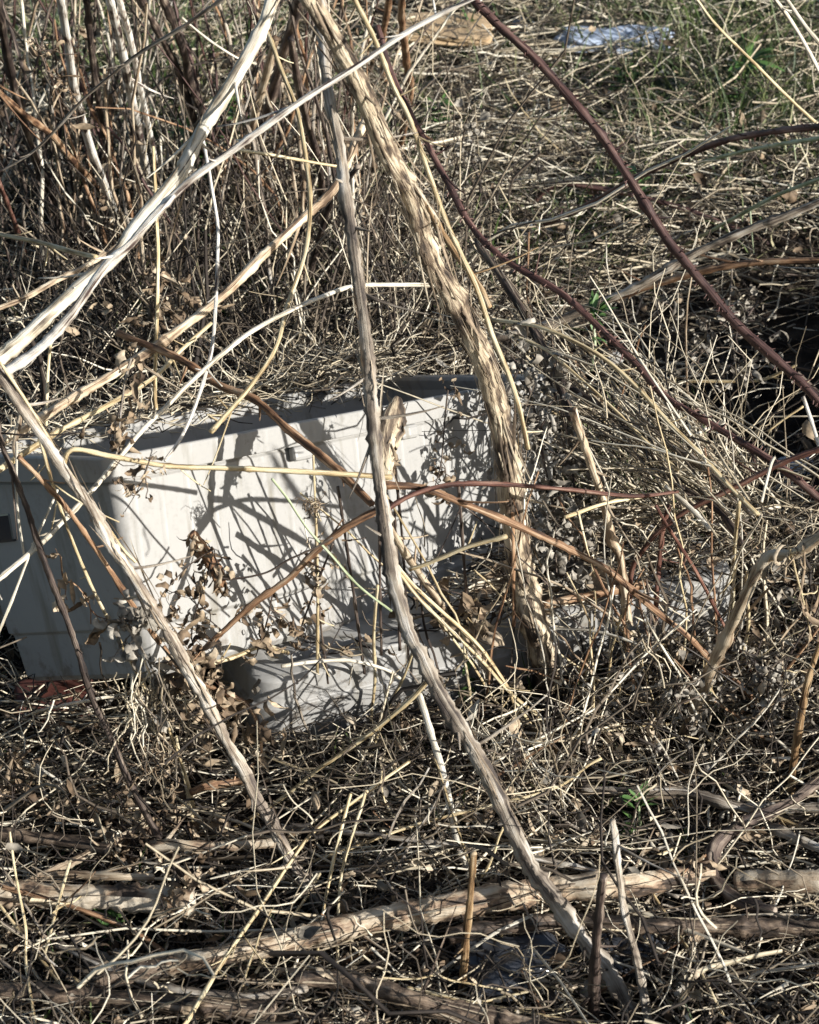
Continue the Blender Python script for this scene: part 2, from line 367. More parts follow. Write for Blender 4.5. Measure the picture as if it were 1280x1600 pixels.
# ------------------------------------------------------------------ ground
def grid_axis(lo, hi, step, far):
    a = list(np.arange(lo, hi, step)); q = step
    while a[-1] < far: q *= 1.35; a.append(a[-1]+q)
    q = step
    while a[0] > -far: q *= 1.35; a.insert(0, a[0]-q)
    return np.array(a)
gx = grid_axis(-1.6, 1.6, .02, 120); gy = grid_axis(1.2, 6.5, .02, 120)
X, Yg = np.meshgrid(gx, gy); V = np.stack([X, Yg, ground_z(X, Yg)], -1).reshape(-1, 3)
nx = len(gx); i = np.arange(len(gy)-1)[:, None]*nx + np.arange(nx-1)[None, :]
Q = np.stack([i, i+1, i+nx+1, i+nx], -1).reshape(-1, 4)
tag(link("ground", np_mesh("ground", V, Q), M['soil']), "dark soil under the dead stems and straw", "ground", kind="structure")

# ------------------------------------------------------------------ bin and lid
def rrect(x0, x1, y0, y1, r, z, n=6):
    out = []
    for cx, cy, a0 in ((x1-r, y0+r, -90), (x1-r, y1-r, 0), (x0+r, y1-r, 90), (x0+r, y0+r, 180)):
        for q in range(n+1):
            a = math.radians(a0 + 90*q/n); out.append((cx+r*math.cos(a), cy+r*math.sin(a), z))
    return out
def loft(name, loops, mat, parent, close_first=True, close_last=True, sag=0.0):
    n = len(loops[0]); V = [v for l in loops for v in l]; Fs = []
    for k in range(len(loops)-1):
        for s in range(n): Fs.append((k*n+s, k*n+(s+1) % n, (k+1)*n+(s+1) % n, (k+1)*n+s))
    if close_first: Fs.append(tuple(range(n-1, -1, -1)))
    if close_last: Fs.append(tuple((len(loops)-1)*n+s for s in range(n)))
    me = bpy.data.meshes.new(name); me.from_pydata(V, [], Fs); me.update()
    o = link(name, me, mat, parent)
    bv = o.modifiers.new("bevel", 'BEVEL'); bv.width = .0018; bv.segments = 2; bv.limit_method = 'ANGLE'; bv.angle_limit = math.radians(35)
    for p in me.polygons: p.use_smooth = True
    ws = o.modifiers.new("wn", 'WEIGHTED_NORMAL'); ws.keep_sharp = True
    return o
def fr(z):      # taper outward with height
    return BIN_T*z/BIN_H
def bl(z, d, r=.014):      # the far wall stands a little higher than the near one
    e = fr(z)+d; return [(x, y, q + .026*max(0, y)/BIN_W*(z/BIN_H)**2) for x, y, q in rrect(-e, BIN_L+e, -e, BIN_W+e, r, z)]
bin_ = empty("storage_bin"); bin_.matrix_world = BIN_M
tag(bin_, "pale grey plastic storage bin tipped over among the dry stems", "plastic bin")
H = BIN_H
loft("body", [bl(0, -.006), bl(.006, 0), bl(.052, 0), bl(.055, .0035), bl(.060, .0035), bl(H-.030, .0025), bl(H-.027, 0), bl(H-.010, 0),
              bl(H-.010, -.004), bl(.010, -.004), bl(.008, -.008)], M['bin'], bin_)
loft("rim", [bl(H-.026, .0008), bl(H-.026, .012), bl(H-.002, .014), bl(H, .012), bl(H, -.007), bl(H-.004, -.0085), bl(H-.012, -.0048), bl(H-.026, .0002)], M['bin'], bin_, False, False)
def box_mesh(name, c, s, mat, parent, bevel=.002):
    me = bpy.data.meshes.new(name); x, y, z = s[0]/2, s[1]/2, s[2]/2
    me.from_pydata([(c[0]+a*x, c[1]+b_*y, c[2]+d*z) for a in (-1, 1) for b_ in (-1, 1) for d in (-1, 1)], [],
                   [(0, 1, 3, 2), (4, 6, 7, 5), (0, 4, 5, 1), (2, 3, 7, 6), (0, 2, 6, 4), (1, 5, 7, 3)])
    o = link(name, me, mat, parent); bv = o.modifiers.new("bevel", 'BEVEL'); bv.width = bevel; bv.segments = 2
    return o
# rim tabs on the long side; black block stands for shade in the hand hole
for x in (.36, .62):
    box_mesh("rim_tab", (BIN_L*x, -fr(H-.03)-.010, H-.034), (.028, .012, .016), M['bin'], bin_, .004)
tag(box_mesh("hand_hole_shade", (-fr(H*.72)-.0015, BIN_W*.86, H*.74), (.006, .055, .032), M['black'], bin_, .008), "dark hand hole in the shaded end of the bin")

lid = empty("bin_lid"); lid.matrix_world = LID_M
tag(lid, "pale grey plastic lid lying on the ground in front of the tipped bin", "bin lid")
def ll(d, z, r=.035): return rrect(d, LID_L-d, d, LID_W-d, max(.004, r-d*.5), z)
loft("tray", [ll(.006, -.03), ll(.002, .0), ll(0, .022), ll(.0035, .0225), ll(.0045, .032), ll(.005, .052), ll(.010, .0565), ll(.026, .0575), ll(.034, .0555), ll(.038, .044),
              ll(.05, .0435), ll(.056, .0515), ll(.075, .0525)], M['lid'], lid)
for x in (.16, .44): box_mesh("latch_lug", (x, .018, .060), (.055, .020, .011), M['lid'], lid, .004)

# ------------------------------------------------------------------ traced stems, canes and logs
def parse(s): return [tuple(float(v) for v in q.split(',')) for q in s.split()]
def trace(pts, Y0, Y1, w0, w1, lift=.03, step=7, dig=True, ramp_=True):
    g0, g1 = Y0 == 'g', Y1 == 'g'
    P2 = smooth_path(parse(pts) if isinstance(pts, str) else pts, step)
    L = np.concatenate([[0], np.cumsum(np.linalg.norm(np.diff(P2, axis=0), axis=1))]); t = L/L[-1]
    if g0: Y0 = ground_hit(*P2[0])
    if g1: Y1 = ground_hit(*P2[-1])
    Y = Y0 + (Y1-Y0)*t
    wpx = w0 + (w1-w0)*t
    rad = wpx*.5/F*(Y*math.cos(PITCH)+.65)
    up = np.full(len(t), lift)
    if ramp_:
        if g0: up = np.minimum(up, lift*t/.18)
        if g1: up = np.minimum(up, lift*(1-t)/.18)
    lim = np.array([min(face_Y(x, y)-.012-r_, ground_hit(x, y, u_+r_*.5)) for (x, y), r_, u_ in zip(P2, rad, up)])
    for _ in range(14):
        Y = np.minimum(Y, lim); Ys = Y.copy(); Ys[1:-1] = (Y[:-2]+2*Y[1:-1]+Y[2:])/4; Y = Ys
    Y = np.minimum(Y, lim)
    P = np.array([at(x, y, q) for (x, y), q in zip(P2, Y)])
    if dig:
        if g0 and ramp_: P = np.vstack([P[0]+np.array([0, .01, -.03]), P]); rad = np.concatenate([rad[:1], rad])
        if g1 and ramp_: P = np.vstack([P, P[-1]+np.array([0, .01, -.03])]); rad = np.concatenate([rad, rad[-1:]])
    return P, rad
ROUGH = dict(bark=.09, grey=.14, dark=.13, log=.07, darklog=.10, brown=.10, tan=.11, pale=.055, white=.05, straw=.06, maroon=.07, red=.08, orange=.1, green=.04)
traced = []; CLEAR = []
def stem(name, cat, mat, w0, w1, Y0, Y1, pts, label, group=None, stubs=None, strips=0, lift=.03):
    sd = len(traced)+11; r = np.random.default_rng(sd)
    lies = name == 'log' or cat == 'fallen branch'
    P, R = trace(pts, Y0, Y1, w0, w1, .045 if lies else lift, ramp_=not lies)
    q_ = parse(pts) if isinstance(pts, str) else pts
    out = lambda p: p[0] < 0 or p[0] > 1280 or p[1] < 0 or p[1] > 1600
    for end in (0, 1):      # the stem goes on past the picture's edge
        if out(q_[-end]) and (lies or (Y0, Y1)[end] != 'g'):
            k0, k1 = (0, 5) if end == 0 else (-1, -6)
            if len(P) < 7: k1 = -1 if end == 0 else 0
            d_ = P[k0]-P[k1]; d_ /= np.linalg.norm(d_); L_ = .30 if lies else r.uniform(.35, .55); ex = []
            bow = np.array([0, 0, -.12 if not lies else 0.]) + r.normal(size=3)*.05
            for u in np.arange(.014, L_, .014):
                p_ = P[k0] + d_*u + bow*u*u/L_
                if p_[2] < float(ground_z(p_[0], p_[1])) - .01: break
                if p_[1] < .9: break
                ex.append(p_)
            if ex:
                ex = np.array(ex); e_r = R[k0]*np.linspace(1, .8, len(ex))
                if end == 0: P = np.vstack([ex[::-1], P]); R = np.concatenate([e_r[::-1], R])
                else: P = np.vstack([P, ex]); R = np.concatenate([R, e_r])
    if max(w0, w1) > 8.5: CLEAR.append((P[::3], R[::3]))
    if len(P) > 12:      # nodes: small swellings along the stem
        for q in r.integers(2, len(P)-2, max(1, len(P)//16)): R[q] *= 1.22; R[q-1] *= 1.08
    big = max(w0, w1)
    o = link(name, tube_mesh(name, P, R, sides=12 if big > 25 else 9 if big > 9 else 6, rough=ROUGH[mat], seed=sd), M[mat])
    tag(o, label, cat, group); traced.append(o)
    if stubs is None: stubs = max(0, len(P)//13) if big > 5 else 0
    T = norm(np.gradient(P, axis=0))
    for q in r.integers(3, max(4, len(P)-3), stubs):
        d = Vector(T[q])*.8 + Vector(r.normal(size=3)).normalized()*.9; d.normalize(); ln = r.uniform(.008, .03) if r.random() < .7 else r.uniform(.03, .10)
        pp = [Vector(P[q])+d*ln*u + Vector((0, 0, .15*ln*u*u)) for u in (0, .25, .5, .75, 1)]
        c = link("twig", tube_mesh("twig", pp, np.linspace(min(R[q]*.45, .0022), .0006, 5), sides=5, rough=.1, seed=int(q)), M[mat]); c.parent = o
    if strips:
        n = strips; q = r.integers(1, len(P)-1, n)
        a = r.normal(size=(n, 3)); nn = norm(a - (a*T[q]).sum(-1, keepdims=True)*T[q])
        root = P[q] + nn*R[q][:, None]*.95
        sgn = r.choice([-1, 1], n)[:, None]
        V_, Q_ = ribbons(root, T[q]*sgn+nn*.10, r.uniform(.02, .12, n), r.uniform(.0008, .0036, n)*r.uniform(.5, 1, n), r.uniform(-.35, .35, n), r.uniform(-1.5, 1.5, n), n0=nn)
        c = link("bark_strips", np_mesh("bark_strips", V_, Q_), M['strips'], o); tag(c, kind="stuff")
    if mat == 'maroon':      # thorns and buds
        n = int(len(P)*1.5); q = r.integers(1, len(P)-1, n); a = r.normal(size=(n, 3)); nn = norm(a - (a*T[q]).sum(-1, keepdims=True)*T[q])
        V_, Q_ = strands(P[q]+nn*R[q][:, None]*.8, nn+T[q]*.5, r.uniform(.003, .008, n), r.uniform(.0007, .0013, n), r.uniform(.1, .8, n), S=4, sides=4)
        c = link("thorns", np_mesh("thorns", V_, Q_), M[mat], o); tag(c, kind="stuff")
    return o
S = stem
exec_table = True
# --- the big stems
S("woody_stalk", "dry stem", 'bark', 24, 42, 2.02, 'g', "478,-20 485,0 515,50 545,100 575,165 605,240 640,300 670,400 705,460 735,520 755,565 775,635 790,710 800,795 812,875 825,940 840,1000 852,1050", "thickest shaggy barked stem running from the top down across the right part of the bin", strips=300)
S("woody_stalk", "dry stem", 'grey', 14, 28, 2.12, 'g', "500,-10 505,60 515,150 532,230 540,300 555,395 575,550 582,640 592,740 600,800 615,900 640,990 660,1025 685,1080 715,1130 755,1195 790,1270 830,1355 865,1400 905,1460 950,1515 990,1595", "long grey stem crossing the middle of the bin down to the bottom edge", strips=60)
S("woody_stalk", "dry stem", 'pale', 19, 22, 2.25, 2.05, "440,-20 425,0 412,38 385,90 350,150 312,210 285,265 262,295 215,350 180,400 100,470 30,535 -15,572", "thick pale stem curving from the top to the left edge, with a split along it", strips=45)
S("woody_stalk", "dry stem", 'white', 6, 15, 2.00, 1.98, "760,-12 730,2 640,48 555,105 465,162 370,230 300,280 245,332 200,385 165,415 108,495 60,545 10,580 -20,600", "long straight white stem slanting from the top to the left edge, thin at its tip")
S("woody_stalk", "dry stem", 'grey', 15, 20, 1.97, 'g', "-20,560 0,585 40,645 75,695 110,750 145,795 170,845 205,895 235,945 270,1000 295,1050 320,1090 355,1160 380,1200 400,1245 425,1285 450,1335 480,1380 503,1412", "thick grey and tan stem slanting across the shaded end of the bin to the logs", strips=60)
S("woody_stalk", "dry stem", 'tan', 13, 16, 2.75, 2.12, "575,180 560,212 525,290 475,340 415,395 350,460 280,515 200,570 125,615 60,655 -15,700", "tan stem slanting behind the arched pale stalk down to the left edge above the bin")
S("woody_stalk", "dry stem", 'straw', 6, 10, 2.45, 2.1, "330,505 280,550 240,590 165,635 90,675 -10,740", "rough straw stem just below the tan slanting stem, left of the bin rim")
S("straw_stalk", "dry stalk", 'pale', 7, 9, 2.30, 1.95, "690,446 640,445 555,447 500,465 450,487 390,520 345,555 300,595 260,635 220,675 190,712 157,751 118,795 89,824 66,848 -10,912", "pale arched stalk bending over above the bin and down across its left corner")
S("straw_stalk", "dry stalk", 'straw', 8, 9, 2.0, 2.06, "98,738 112,703 175,713 265,728 375,732 475,737 560,742 612,746", "bright straw stalk bent at its left tip lying level across the bin below the rim", stubs=1)
S("woody_stalk", "dry stem", 'brown', 11, 13, 2.35, 2.08, "185,520 195,525 280,560 340,600 400,625 450,670 500,710 540,745 582,788", "brown woody stem slanting down right over the rim to the middle of the bin")
S("woody_stalk", "dry stem", 'brown', 8, 12, 2.05, 2.07, "296,1034 350,985 400,940 450,905 490,865 540,825 585,800 612,785", "brown branch rising from the bin's lower left corner to the middle of its long side")
S("twig", "twig", 'dark', 3, 4, 2.03, 2.03, "340,900 360,905 415,895 450,875 490,857 520,840", "thin dark curved twig forking off the brown branch across the bin", stubs=0)
S("woody_stalk", "dry stem", 'red', 9, 6, 2.05, 2.2, "596,802 640,775 705,757 790,757 890,765 990,775 1060,768", "thin reddish stem lying level from the bin's middle out to the right", stubs=2)
S("woody_stalk", "dry stem", 'brown', 12, 9, 2.08, 'g', "600,757 662,763 725,787 787,812 844,837 897,862 944,887 980,915 1025,955 1070,990 1115,1035 1165,1080 1215,1135", "brown stem slanting from the middle of the bin down right past the thick stem's foot")
S("woody_stalk", "dry stem", 'tan', 10, 14, 2.1, 'g', "605,820 619,840 647,884 684,937 705,975 745,1020 765,1050", "short smooth tan stem leaning from the bin's middle to the lid")
S("woody_stalk", "dry stem", 'tan', 12, 15, 2.25, 'g', "895,640 915,700 922,721 944,784 955,840 969,868 978,937 982,985 985,1030", "pale upright stem standing just right of the bin's far end")
S("woody_stalk", "dry stem", 'tan', 16, 20, 1.98, 'g', "1300,828 1280,840 1240,865 1205,868 1190,882 1165,930 1140,985 1110,1050 1085,1115 1068,1155", "hooked tan branch with a whitish bent top at the right edge", strips=45)
S("stake", "broken stem", 'orange', 10, 14, 2.05, 'g', "1290,985 1280,1010 1262,1065 1250,1130 1238,1205 1237,1235", "orange brown stem rising at the right edge below the hooked branch")
S("stake", "broken stem", 'orange', 11, 13, 1.715, 'g', "740,1333 738,1360 735,1400 728,1470 722,1562", "short orange brown broken stem standing upright before the pale log")
S("stake", "broken stem", 'dark', 13, 20, 1.665, 'g', "942,1368 940,1390 935,1440 930,1510 929,1620", "dark brown broken stake standing at the bottom, right of the orange one")
S("woody_stalk", "dry stem", 'grey', 10, 15, 1.73, 'g', "957,1282 960,1300 965,1350 975,1420 990,1480 1005,1550 1012,1600", "grey upright stem behind the dark stake crossing both logs")
S("woody_stalk", "dry stem", 'pale', 11, 13, 2.03, 'g', "655,1085 660,1100 675,1150 690,1200 705,1265 715,1315 735,1368", "pale slim stem falling from below the lid to the orange broken stem")
# --- maroon bramble canes
S("bramble_cane", "bramble cane", 'maroon', 12, 15, 2.65, 2.35, "715,-20 740,0 785,45 835,90 880,140 935,205 965,250 1000,305 1040,370 1065,402 1105,450 1150,505 1200,550 1255,600 1300,648", "thickest maroon cane slanting from the top centre to the right edge")
S("bramble_cane", "bramble cane", 'maroon', 9, 12, 2.75, 2.25, "590,40 610,110 640,175 670,230 700,285 735,350 785,402 880,460 950,525 1000,575 1040,620 1115,665 1190,710 1240,745 1300,795", "long maroon cane running beside the thick shaggy stem and on to the right edge")
S("bramble_cane", "bramble cane", 'maroon', 11, 9, 2.9, 'g', "1300,196 1280,198 1215,205 1140,218 1065,245 990,280 920,320 855,350 805,385", "dark arched cane rising to the right edge near the upper green stalk")
S("bramble_cane", "bramble cane", 'maroon', 9, 7, 'g', 'g', "805,352 850,300 880,288 940,295 990,305 1065,325 1150,357 1200,380", "small dark cane arched low over the straw behind the two maroon canes")
S("bramble_cane", "bramble cane", 'red', 10, 7, 2.25, 2.3, "1300,697 1280,702 1230,720 1180,745 1120,775 1070,800 1030,830 1005,860 988,890 984,940", "red brown cane curling down from the right edge to the foot of the bin")
S("bramble_cane", "bramble cane", 'red', 8, 8, 2.3, 'g', "1045,790 1035,830 1030,880 1025,950 1025,1008", "short red upright cane right of the pale upright stem")
S("woody_stalk", "dry stem", 'red', 5, 6, 2.15, 'g', "1025,790 1045,825 1080,880 1105,925 1130,975 1170,1042 1185,1075", "thin reddish stem falling to the right just before the hooked branch")
S("woody_stalk", "dry stem", 'dark', 13, 14, 2.75, 2.42, "745,380 760,400 795,450 825,500 855,555 880,615 892,655", "dark ragged stem slanting behind the shaggy stem to the bin's far end", strips=60)
S("woody_stalk", "dry stem", 'dark', 12, 10, 2.6, 2.22, "860,590 880,600 960,650 1020,710 1065,760 1125,800 1160,850", "dark brown stem within the sheaf of straw right of the bin")
S("woody_stalk", "dry stem", 'grey', 12, 15, 2.5, 2.3, "975,655 1010,680 1070,710 1130,755 1175,800", "split grey stem lying in the sheaf of straw right of the bin")
S("woody_stalk", "dry stem", 'grey', 13, 14, 2.7, 2.85, "1300,308 1280,315 1220,340 1165,360 1080,398 1000,445 920,480 855,507 765,532 700,560", "grey brown branch reaching from the right edge behind both maroon canes, upper of two")
S("woody_stalk", "dry stem", 'brown', 10, 12, 2.75, 2.9, "1300,408 1280,407 1190,410 1115,420 1040,440 960,466 880,497 800,520", "brown branch reaching in from the right edge, lower one of two")
S("green_stalk", "green stalk", 'green', 7, 5, 3.3, 'g', "1300,214 1240,222 1165,236 1070,260 1010,274", "pale green stalk lying under the dark arched cane")
S("green_stalk", "green stalk", 'green', 7, 6, 3.1, 'g', "1300,272 1280,280 1215,305 1140,345 1060,388", "pale green stalk reaching down left from the right edge above the grey brown branch")
S("straw_stalk", "dry stalk", 'straw', 4, 5, 2.9, 3.0, "1080,-12 1090,0 1120,40 1180,100 1240,160 1290,205", "thin straw stalk slanting to the right edge through the top right grass")
S("straw_stalk", "dry stalk", 'pale', 6, 6, 2.8, 2.8, "1205,-12 1212,0 1250,55 1300,150", "pale stalk at the top right corner, left one of a crossing pair")
S("straw_stalk", "dry stalk", 'pale', 6, 6, 2.7, 2.7, "1220,-12 1230,0 1262,45 1300,90", "pale stalk at the top right corner, right one of a crossing pair")
# --- thicket stems
S("woody_stalk", "dry stem", 'white', 13, 14, 2.75, 'g', "168,-20 172,0 190,75 205,150 220,225 235,300 240,335", "white peeling stem standing upright in the thicket, left one of a close pair")
S("woody_stalk", "dry stem", 'white', 10, 8, 2.8, 'g', "183,-20 187,0 207,75 225,165 240,235 253,292 258,330", "white peeling stem standing upright in the thicket, right one of a close pair")
S("woody_stalk", "dry stem", 'white', 12, 14, 2.65, 'g', "90,-20 95,0 107,75 117,140 140,225 160,280 185,350 200,395", "bent stem with white lower half left of the close white pair")
S("woody_stalk", "dry stem", 'dark', 13, 13, 2.6, 'g', "-5,-20 0,25 20,125 37,190 55,250 80,310 103,385", "dark brown stem leaning in from the top left corner")
S("woody_stalk", "dry stem", 'dark', 10, 9, 2.9, 'g', "133,-20 135,0 145,100 155,165 165,240 178,340", "dark slim stem upright between the bent stem and the white pair")
S("woody_stalk", "dry stem", 'dark', 10, 11, 2.85, 'g', "212,-20 220,0 250,55 280,115 305,190 325,265", "dark stem right of the white pair, left one of two leaning alike")
S("woody_stalk", "dry stem", 'dark', 13, 11, 2.9, 'g', "248,-20 255,0 280,60 300,135 320,190 345,270", "dark stem right of the white pair, right one of two leaning alike")
S("woody_stalk", "dry stem", 'brown', 9, 10, 2.45, 'g', "-15,130 0,145 40,180 80,210 100,235 140,280 172,322 190,345", "reddish brown twiggy stem slanting from the left edge toward the white pair's foot")
S("woody_stalk", "dry stem", 'red', 8, 9, 2.5, 'g', "-10,270 0,290 18,335 32,375 45,418", "short red brown stem at the left edge below the twiggy stem")
S("twig", "twig", 'grey', 6, 4, 2.3, 2.5, "360,-10 345,0 280,45 215,85 165,125 125,160 60,230 0,268", "thin grey twig slanting in front of the white pair to the left edge")
S("straw_stalk", "dry stalk", 'straw', 6, 8, 2.55, 2.1, "410,40 420,55 440,110 465,175 480,260 485,320 477,395 450,475 430,545 390,605 330,675", "straw stalk bowing right from the thick pale stem and down to the bin rim")
S("straw_stalk", "dry stalk", 'white', 5, 6, 2.4, 2.06, "315,215 320,230 330,290 340,350 340,400 337,475 330,550 310,620 285,680 258,720", "thin whitish stalk hanging straight down and curling to the bin's left rim")
S("straw_stalk", "dry stalk", 'straw', 5, 6, 2.4, 2.35, "238,230 240,240 245,350 247,400 245,500 242,605 244,640", "thin straight straw stalk hanging left of the whitish one")
S("straw_stalk", "dry stalk", 'straw', 7, 8, 2.2, 2.12, "545,-20 555,0 585,60 615,135 640,185 670,270 695,340 722,400 747,455 770,525 795,585 812,640 825,702", "long straight straw stalk running along the right side of the shaggy stem")
S("woody_stalk", "dry stem", 'orange', 10, 9, 2.5, 2.35, "600,215 620,250 640,280 680,345 715,400 745,440 765,480", "golden stem pressed against the right side of the shaggy stem")
S("woody_stalk", "dry stem", 'dark', 14, 16, 3.0, 'g', "470,-20 460,30 440,95 425,150 400,230 375,300 365,330", "dark stem behind the thick pale stem at the top centre")
S("woody_stalk", "dry stem", 'tan', 12, 12, 3.05, 'g', "430,60 415,120 398,180 378,260 355,350", "tan stem standing behind the straw bow in the thicket")
S("woody_stalk", "dry stem", 'brown', 11, 12, 3.1, 'g', "630,-20 628,30 635,90 640,150 625,230 622,260", "brown stem upright behind the shaggy stem at the top centre")
S("woody_stalk", "dry stem", 'brown', 10, 10, 3.3, 'g', "610,-20 605,20 598,60 600,140", "tan brown short stem at the top just left of the brown upright one")
S("woody_stalk", "dry stem", 'dark', 11, 11, 2.9, 'g', "455,60 465,120 480,190 500,260 505,340 500,420", "dark stem upright right of the straw bow")
S("woody_stalk", "dry stem", 'dark', 9, 10, 2.85, 'g', "560,260 520,310 500,370 480,440 460,510", "dark stem leaning left below the tan slanting stem's top")
S("straw_stalk", "dry stalk", 'pale', 4, 4, 2.6, 2.7, "285,28 292,35 330,65 370,90 400,100", "short pale stalk high in the thicket right of the dark leaning pair")
S("straw_stalk", "dry stalk", 'straw', 5, 4, 2.15, 2.2, "373,234 430,243 480,252 545,263", "short straw stalk lying level between the long white stem and the grey stem")
S("straw_stalk", "dry stalk", 'straw', 6, 8, 2.3, 2.1, "-10,360 0,366 60,378 110,392 150,402", "straw stalk lying level at the left edge above the pale pair")
S("woody_stalk", "dry stem", 'tan', 8, 9, 2.4, 2.2, "185,385 130,418 85,440 40,465 -10,485", "ragged tan stem at the left edge crossing above the pale pair")
S("straw_stalk", "dry stalk", 'straw', 5, 5, 2.35, 2.3, "80,528 75,580 73,640 72,665", "short straw stalk hanging from the pale pair at the left")
S("woody_stalk", "dry stem", 'tan', 8, 8, 2.2, 2.05, "-12,562 0,570 25,600 33,640 22,700 32,718 60,745 85,775 105,800", "crooked tan stalk winding down beside the thick grey and tan stem")
S("straw_stalk", "dry stalk", 'straw', 5, 5, 1.96, 1.97, "0,566 30,610 65,665 100,725 150,795 190,855 212,878", "thin straw stalk lying along the upper edge of the thick grey and tan stem")
S("woody_stalk", "dry stem", 'brown', 7, 9, 1.95, 2.02, "29,714 63,748 105,795 157,869 210,950 250,1005", "thin reddish brown stem running under and along the thick grey and tan stem")
S("straw_stalk", "dry stalk", 'straw', 5, 6, 1.98, 'g', "60,680 68,706 87,772 115,850 147,924 184,995 223,1068 250,1110 285,1195 310,1290", "long thin straw stalk falling across the shaded end of the bin")
S("woody_stalk", "dry stem", 'dark', 8, 12, 2.0, 'g', "-5,660 5,700 18,732 42,793 60,850 84,916 105,969 123,1021 144,1090 175,1155 195,1205 225,1265 265,1335 292,1380", "olive brown limp stem hanging down the shaded end of the bin to the logs")
S("straw_stalk", "dry stalk", 'pale', 4, 5, 2.0, 1.95, "90,765 84,780 68,816 47,864 21,932 -5,995", "thin pale stalk slanting to the left edge over the shaded end of the bin")
S("straw_stalk", "dry stalk", 'pale', 4, 4, 2.02, 2.0, "26,690 26,740 28,800 38,870", "short pale stalk hanging over the bin's left rim at the edge")
# --- straw right of the bin
S("straw_stalk", "dry stalk", 'straw', 6, 7, 2.5, 2.2, "770,500 840,510 900,535 950,565 1000,610 1045,660 1090,705 1140,760 1185,805", "bright straw stalk arching along the top of the sheaf right of the bin")
S("straw_stalk", "dry stalk", 'straw', 4, 5, 2.55, 2.3, "790,520 850,545 905,590 960,640 1010,690 1060,735", "thin straw stalk just below the bright arching one in the sheaf")
S("straw_stalk", "dry stalk", 'straw', 7, 6, 2.15, 2.2, "883,808 944,787 990,778 1005,776", "short bright broken stalk lying level right of the bin's far end")
S("straw_stalk", "dry stalk", 'straw', 7, 8, 2.12, 2.1, "640,890 670,880 730,855 792,838", "straw stalk lying across the bin's foot left of the shaggy stem")
S("straw_stalk", "dry stalk", 'straw', 6, 6, 2.1, 'g', "600,855 640,908 690,955 740,1000 775,1045 818,1115 850,1160", "straw stalk slanting from bin over lid to the ground, upper one of a pair")
S("straw_stalk", "dry stalk", 'straw', 5, 6, 2.08, 'g', "612,880 655,935 705,985 760,1040 800,1085 880,1150", "straw stalk slanting from bin over lid to the ground, lower one of a pair")
S("straw_stalk", "dry stalk", 'pale', 4, 4, 2.2, 2.15, "860,982 920,985 965,995 1000,1010", "thin pale stalk lying level before the lid's far end")
S("straw_stalk", "dry stalk", 'straw', 6, 7, 'g', 'g', "985,1055 1030,1015 1075,995 1110,1015 1140,1045 1165,1085", "arched straw stalk making a low hoop behind the hooked branch")
S("straw_stalk", "dry stalk", 'straw', 5, 5, 2.2, 'g', "900,1146 980,1138 1040,1132 1070,1120", "straw stalk lying level at the foot of the hooked branch")
S("straw_stalk", "dry stalk", 'straw', 7, 6, 2.15, 'g', "1155,785 1150,830 1147,875 1145,945 1140,985", "straw stalk standing straight up beside the hooked branch")
S("straw_stalk", "dry stalk", 'pale', 4, 4, 2.15, 'g', "1190,805 1185,815 1155,865 1125,942 1105,985", "thin pale stalk leaning across the straight one by the hooked branch")
S("straw_stalk", "dry stalk", 'white', 6, 6, 2.3, 2.25, "1255,620 1262,640 1275,680 1292,740", "short white stalk at the right edge under the thickest maroon cane")
S("straw_stalk", "dry stalk", 'straw', 4, 4, 2.6, 2.6, "1200,674 1225,655 1255,635", "short thin straw twig lying above the second maroon cane at the right")
S("straw_stalk", "dry stalk", 'straw', 6, 5, 2.85, 2.8, "1060,598 1080,596 1180,595 1220,582 1245,570", "yellow straw stalk lying level in the dark hollow under the thickest cane")
S("straw_stalk", "dry stalk", 'pale', 5, 5, 2.25, 2.2, "1210,715 1205,725 1198,752 1190,785", "short pale upright stalk by the second maroon cane near the right edge")
S("straw_stalk", "dry stalk", 'pale', 9, 7, 2.25, 2.2, "1040,760 1085,800 1110,828", "short broad pale stalk lying where the sheaf ends")
S("straw_stalk", "dry stalk", 'pale', 7, 7, 2.35, 2.4, "1088,680 1115,665 1130,660", "stub of pale stalk caught on the second maroon cane")
# --- front tangle
S("straw_stalk", "dry stalk", 'straw', 9, 6, 2.0, 'g', "672,1060 640,1095 580,1145 515,1190 500,1200 430,1255 358,1297", "broad bright straw stalk slanting from the lid's front edge down to the left")
S("straw_stalk", "dry stalk", 'straw', 4, 5, 2.05, 'g', "652,1000 630,1060 600,1120 575,1195", "thin straw stalk leaning on the lid's front, crossing the broad bright one")
S("straw_stalk", "dry stalk", 'straw', 5, 5, 1.95, 'g', "940,1185 920,1195 865,1232 740,1265 640,1292 550,1325 480,1350 425,1388", "long thin straw stalk curving nearly level across the middle of the front tangle")
S("straw_stalk", "dry stalk", 'straw', 5, 8, 1.92, 1.62, "640,1190 625,1200 550,1255 490,1300 455,1345 425,1390 395,1435 360,1485 320,1550 285,1610", "grey straw stalk slanting over the pale log to the bottom edge")
S("woody_stalk", "dry stem", 'grey', 9, 11, 'g', 'g', "445,1293 450,1295 550,1302 640,1312 775,1333", "grey stick lying level behind the pale log")
S("woody_stalk", "dry stem", 'grey', 11, 7, 1.95, 1.85, "830,1340 920,1360 990,1382 1060,1402", "grey stick lying over the pale log beside the dark stake's top")
S("woody_stalk", "dry stem", 'brown', 9, 8, 1.83, 1.76, "-10,1382 0,1385 75,1405 150,1430 225,1465 300,1525", "thin reddish grey stem slanting across the brown log at the left")
S("straw_stalk", "dry stalk", 'straw', 4, 5, 1.98, 'g', "678,1185 685,1200 705,1265 740,1365 780,1455 815,1520 868,1590", "thin straw stalk crossing behind the orange broken stem down to the bottom")
